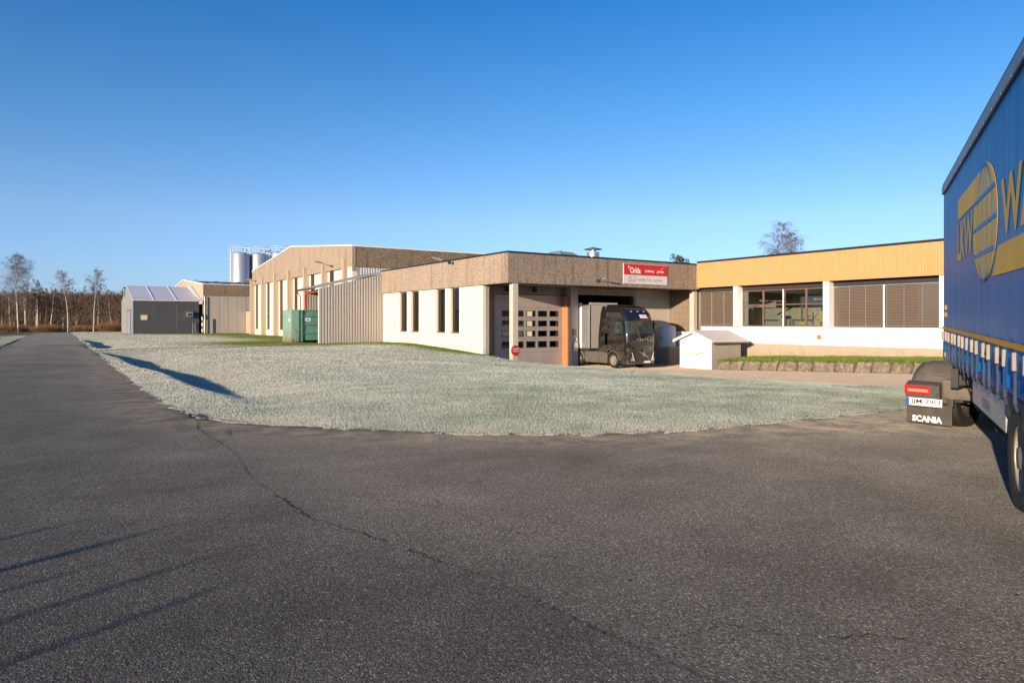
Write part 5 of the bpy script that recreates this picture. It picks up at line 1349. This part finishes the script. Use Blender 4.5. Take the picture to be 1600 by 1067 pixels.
put_tree('birch_tree', 'tiny bare treetop peeping over the gable of the concrete store', 'tree', PX(302,170), 170, -.5, bare_tree(r, 12.4, 24, 6, 3, .2, .5, .010, twr=.02), (M['bark_dark'], M['twig_far']))
# the wood's edge: individual slim birches, five shapes
protos = []
for i in range(7):
    tkcr = bare_tree(r, r.uniform(6.6, 8.2), 24, 6, 3, .24, .30 if i % 2 else .42, r.uniform(.011,.014), droop=.1, twr=.018)
    t = put_tree('birch_tree', 'slim bare birch in the brown wood between the road end and the tent', 'tree', 0, 0, -.4, tkcr, (M['birch'] if i < 4 else M['bark_dark'], M['twig']), group='slim birches along the edge of the wood')
    protos.append(t)
k = 0
for i in range(150):
    Y = 122+22*(i/150)**1.3*1.0 + r.uniform(-1.5,1.5); u = r.uniform(-.86,-.555)
    x, y = cw(u*Y, Y)
    t = protos[i] if i < 7 else copy_tree(protos[r.randrange(7)])
    t.location = (x, y, -.45); t.rotation_euler = (r.gauss(0,.03), r.gauss(0,.03), r.uniform(0,6.28)); s = r.uniform(.72,1.28); t.scale = (s,s,s*r.uniform(.92,1.06))
# thicket under and behind them
n = 150000; Yt = rng.uniform(123, 158, n); ut = rng.uniform(-.95,-.53, n); Xt = ut*Yt
top = 6.8+1.9*fbm(Xt*.13, Yt*.13, 81)-.6
lowb = rng.random(n) < .30
z0 = np.where(lowb, rng.uniform(-.5,.3,n), rng.uniform(.2,1,n)*top*.92)
hh = np.where(lowb, rng.uniform(.5,1.9,n), rng.uniform(.5,1.5,n))
an = rng.uniform(0,6.28,n); w_ = np.where(lowb, .022, rng.uniform(.015,.04,n))
a0 = np.stack([Xt-w_, Yt, z0], -1); a1 = np.stack([Xt+w_, Yt+.02, z0], -1); a2 = np.stack([Xt+rng.normal(0,.28,n)*hh, Yt+rng.normal(0,.28,n)*hh, z0+hh], -1)
co = np.stack([a0,a1,a2],1).reshape(-1,3)
o = mesh_np('wood_thicket', to_world(co[:,0],co[:,1],co[:,2]), np.arange(3*n).reshape(-1,3), M['twig'], smooth=False, kind='stuff'); o['label'] = 'dense brown twigs and brushwood filling the wood'
n = 900; Yt = rng.uniform(128, 160, n); ut = rng.uniform(-.95,-.53, n); m = MB()
for q, uq in zip(Yt, ut):
    x, y = cw(uq*q, q); h = r.uniform(4.5, 7); m.tube((x,y,-.5),(x+r.gauss(0,.3),y+r.gauss(0,.3),h), r.uniform(.04,.10), .02, 4, caps=False)
o = m.build('wood_stems', M['bark_dark']); tag(o, 'thin dark stems deep inside the wood', kind='stuff')
# low willow scrub at the foot of the wood
def bush(X, Y, w, h, seed, label, n=420):
    q = random.Random(seed); m = MB()
    for i in range(n):
        a = q.uniform(0,6.28); rr = math.sqrt(q.random())*w*.5; p = Vector((rr*math.cos(a)*.5, rr*math.sin(a)*.5, -.2)); e = Vector((rr*math.cos(a), rr*math.sin(a), h*q.uniform(.5,1)*(1-.35*(2*rr/w)**2)))
        mid = p.lerp(e,.55)+Vector((q.gauss(0,.1),q.gauss(0,.1),.1)); m.tube(p, mid, .02, .015, 3, caps=False); m.tube(mid, e, .015, .008, 3, caps=False)
        for k_ in range(3): m.tube(mid.lerp(e,q.random()), e+Vector((q.gauss(0,.35),q.gauss(0,.35),q.gauss(0,.2))), .012, .006, 3, caps=False)
    x, y = cw(X, Y); t = thing('bush', label, 'bush', (x,y,-.4), local=True); m.build('stems', M['scrub'], t)
M['scrub'] = plain('orange brown willow twigs', (.20,.105,.05), .9, var=.35, scale=2, obj=True)
bush(PX(172,119), 119, 5.0, 2.2, 1, 'round orange brown bush right beside the tent gable')
bush(PX(14,119), 119, 6.0, 1.9, 2, 'wide low brown bush at the far left edge of the wood')
bush(PX(72,120), 120, 5.0, 1.8, 3, 'low brown bush behind the end of the road')
bush(PX(128,121), 121, 4.5, 1.5, 4, 'small brown bush between the two slender birches')
# green treetop showing over the flat roof
def leafy(X, Y, z, h, w, seed, label):
    q = random.Random(seed); x, y = cw(X, Y); t = thing('leafy_tree', label, 'tree', (x,y,z), local=True)
    m = MB(); m.tube((0,0,-.3),(0,0,h*.6),.22,.1,8); m.build('trunk', M['bark_dark'], t)
    m = MB(); cl = [(Vector((q.gauss(0,w*.25), q.gauss(0,w*.25), h*q.uniform(.55,.95))), q.uniform(.5,.9)) for _ in range(26)]
    for c, rr in cl:
        for i in range(160):
            d = Vector((q.gauss(0,1),q.gauss(0,1),q.gauss(0,1))).normalized()*rr*q.uniform(.6,1.05); p = c+d
            a = Vector((q.gauss(0,1),q.gauss(0,1),q.gauss(0,1))).normalized()*.09; b = a.orthogonal().normalized()*.06
            m.add([p-a-b,p+a-b,p+a+b,p-a+b], [(0,1,2,3)])
    m.build('crown', M['leaf'], t)
M['leaf'] = plain('dark evergreen leaf', (.06,.075,.02), .7, var=.4, scale=2)
leafy(PX(1060,78), 78, -1, 10.3, 2.3, 5, 'round green treetop just above the dock roof left of the ochre band')
# young roadside trees behind the camera that throw the long shadows over the asphalt
for i, (tx, ty, h) in enumerate(((-3.55,5.45,1.75),(-2.95,5.12,1.9),(-3.3,4.9,1.7),(-2.3,4.65,1.9),(-3.0,4.35,1.8),(-2.1,4.0,1.9))):
    L = h/math.tan(SUN_EL); q_ = wc(CX+SUN_H[0], CY+SUN_H[1]); sx_, sy_ = tx+L*q_[0], ty+L*q_[1]
    q = random.Random(50+i)
    put_tree('young_tree', ('thin young roadside tree number %d out of view' % i) if False else 'thin bare young tree beside the road behind the viewer', 'tree', sx_, sy_, -.05, bare_tree(q, h+.1, 5, 2, 1, .14, .6, .013, twr=.005), (M['bark_dark'], M['twig']), group='young trees beside the road behind the viewer')
# low wooded hills all round the horizon
def hill(name, X0, X1, Y0, Y1, h, seed):
    m = MB(); P = [[], [], []]; nn = 80
    for i in range(nn+1):
        t = i/nn; x, y = X0+(X1-X0)*t, Y0+(Y1-Y0)*t; hh_ = h*(.55+.6*float(fbm(np.array([t*6+seed]), np.array([seed*1.7]), seed)[0]))
        L = math.hypot(x, y); ux, uy = x/L, y/L
        for k_, (dd, zz_) in enumerate(((-30,-2),(0,hh_*.6),(60,hh_))): q = cw(x+ux*dd, y+uy*dd); P[k_].append((q[0],q[1],zz_))
    m.grid(P); tag(m.build(name, M['hillmat'], smooth=True), kind='structure')
M['hillmat'] = plain('distant winter wood', (.05,.045,.03), .95, var=.4, scale=.05)
hill('hills', -900, 100, -200, -900, 38, 3); hill('hills', -1200, -900, 900, -200, 30, 5); hill('hills', 100, 1200, -900, 300, 34, 8)
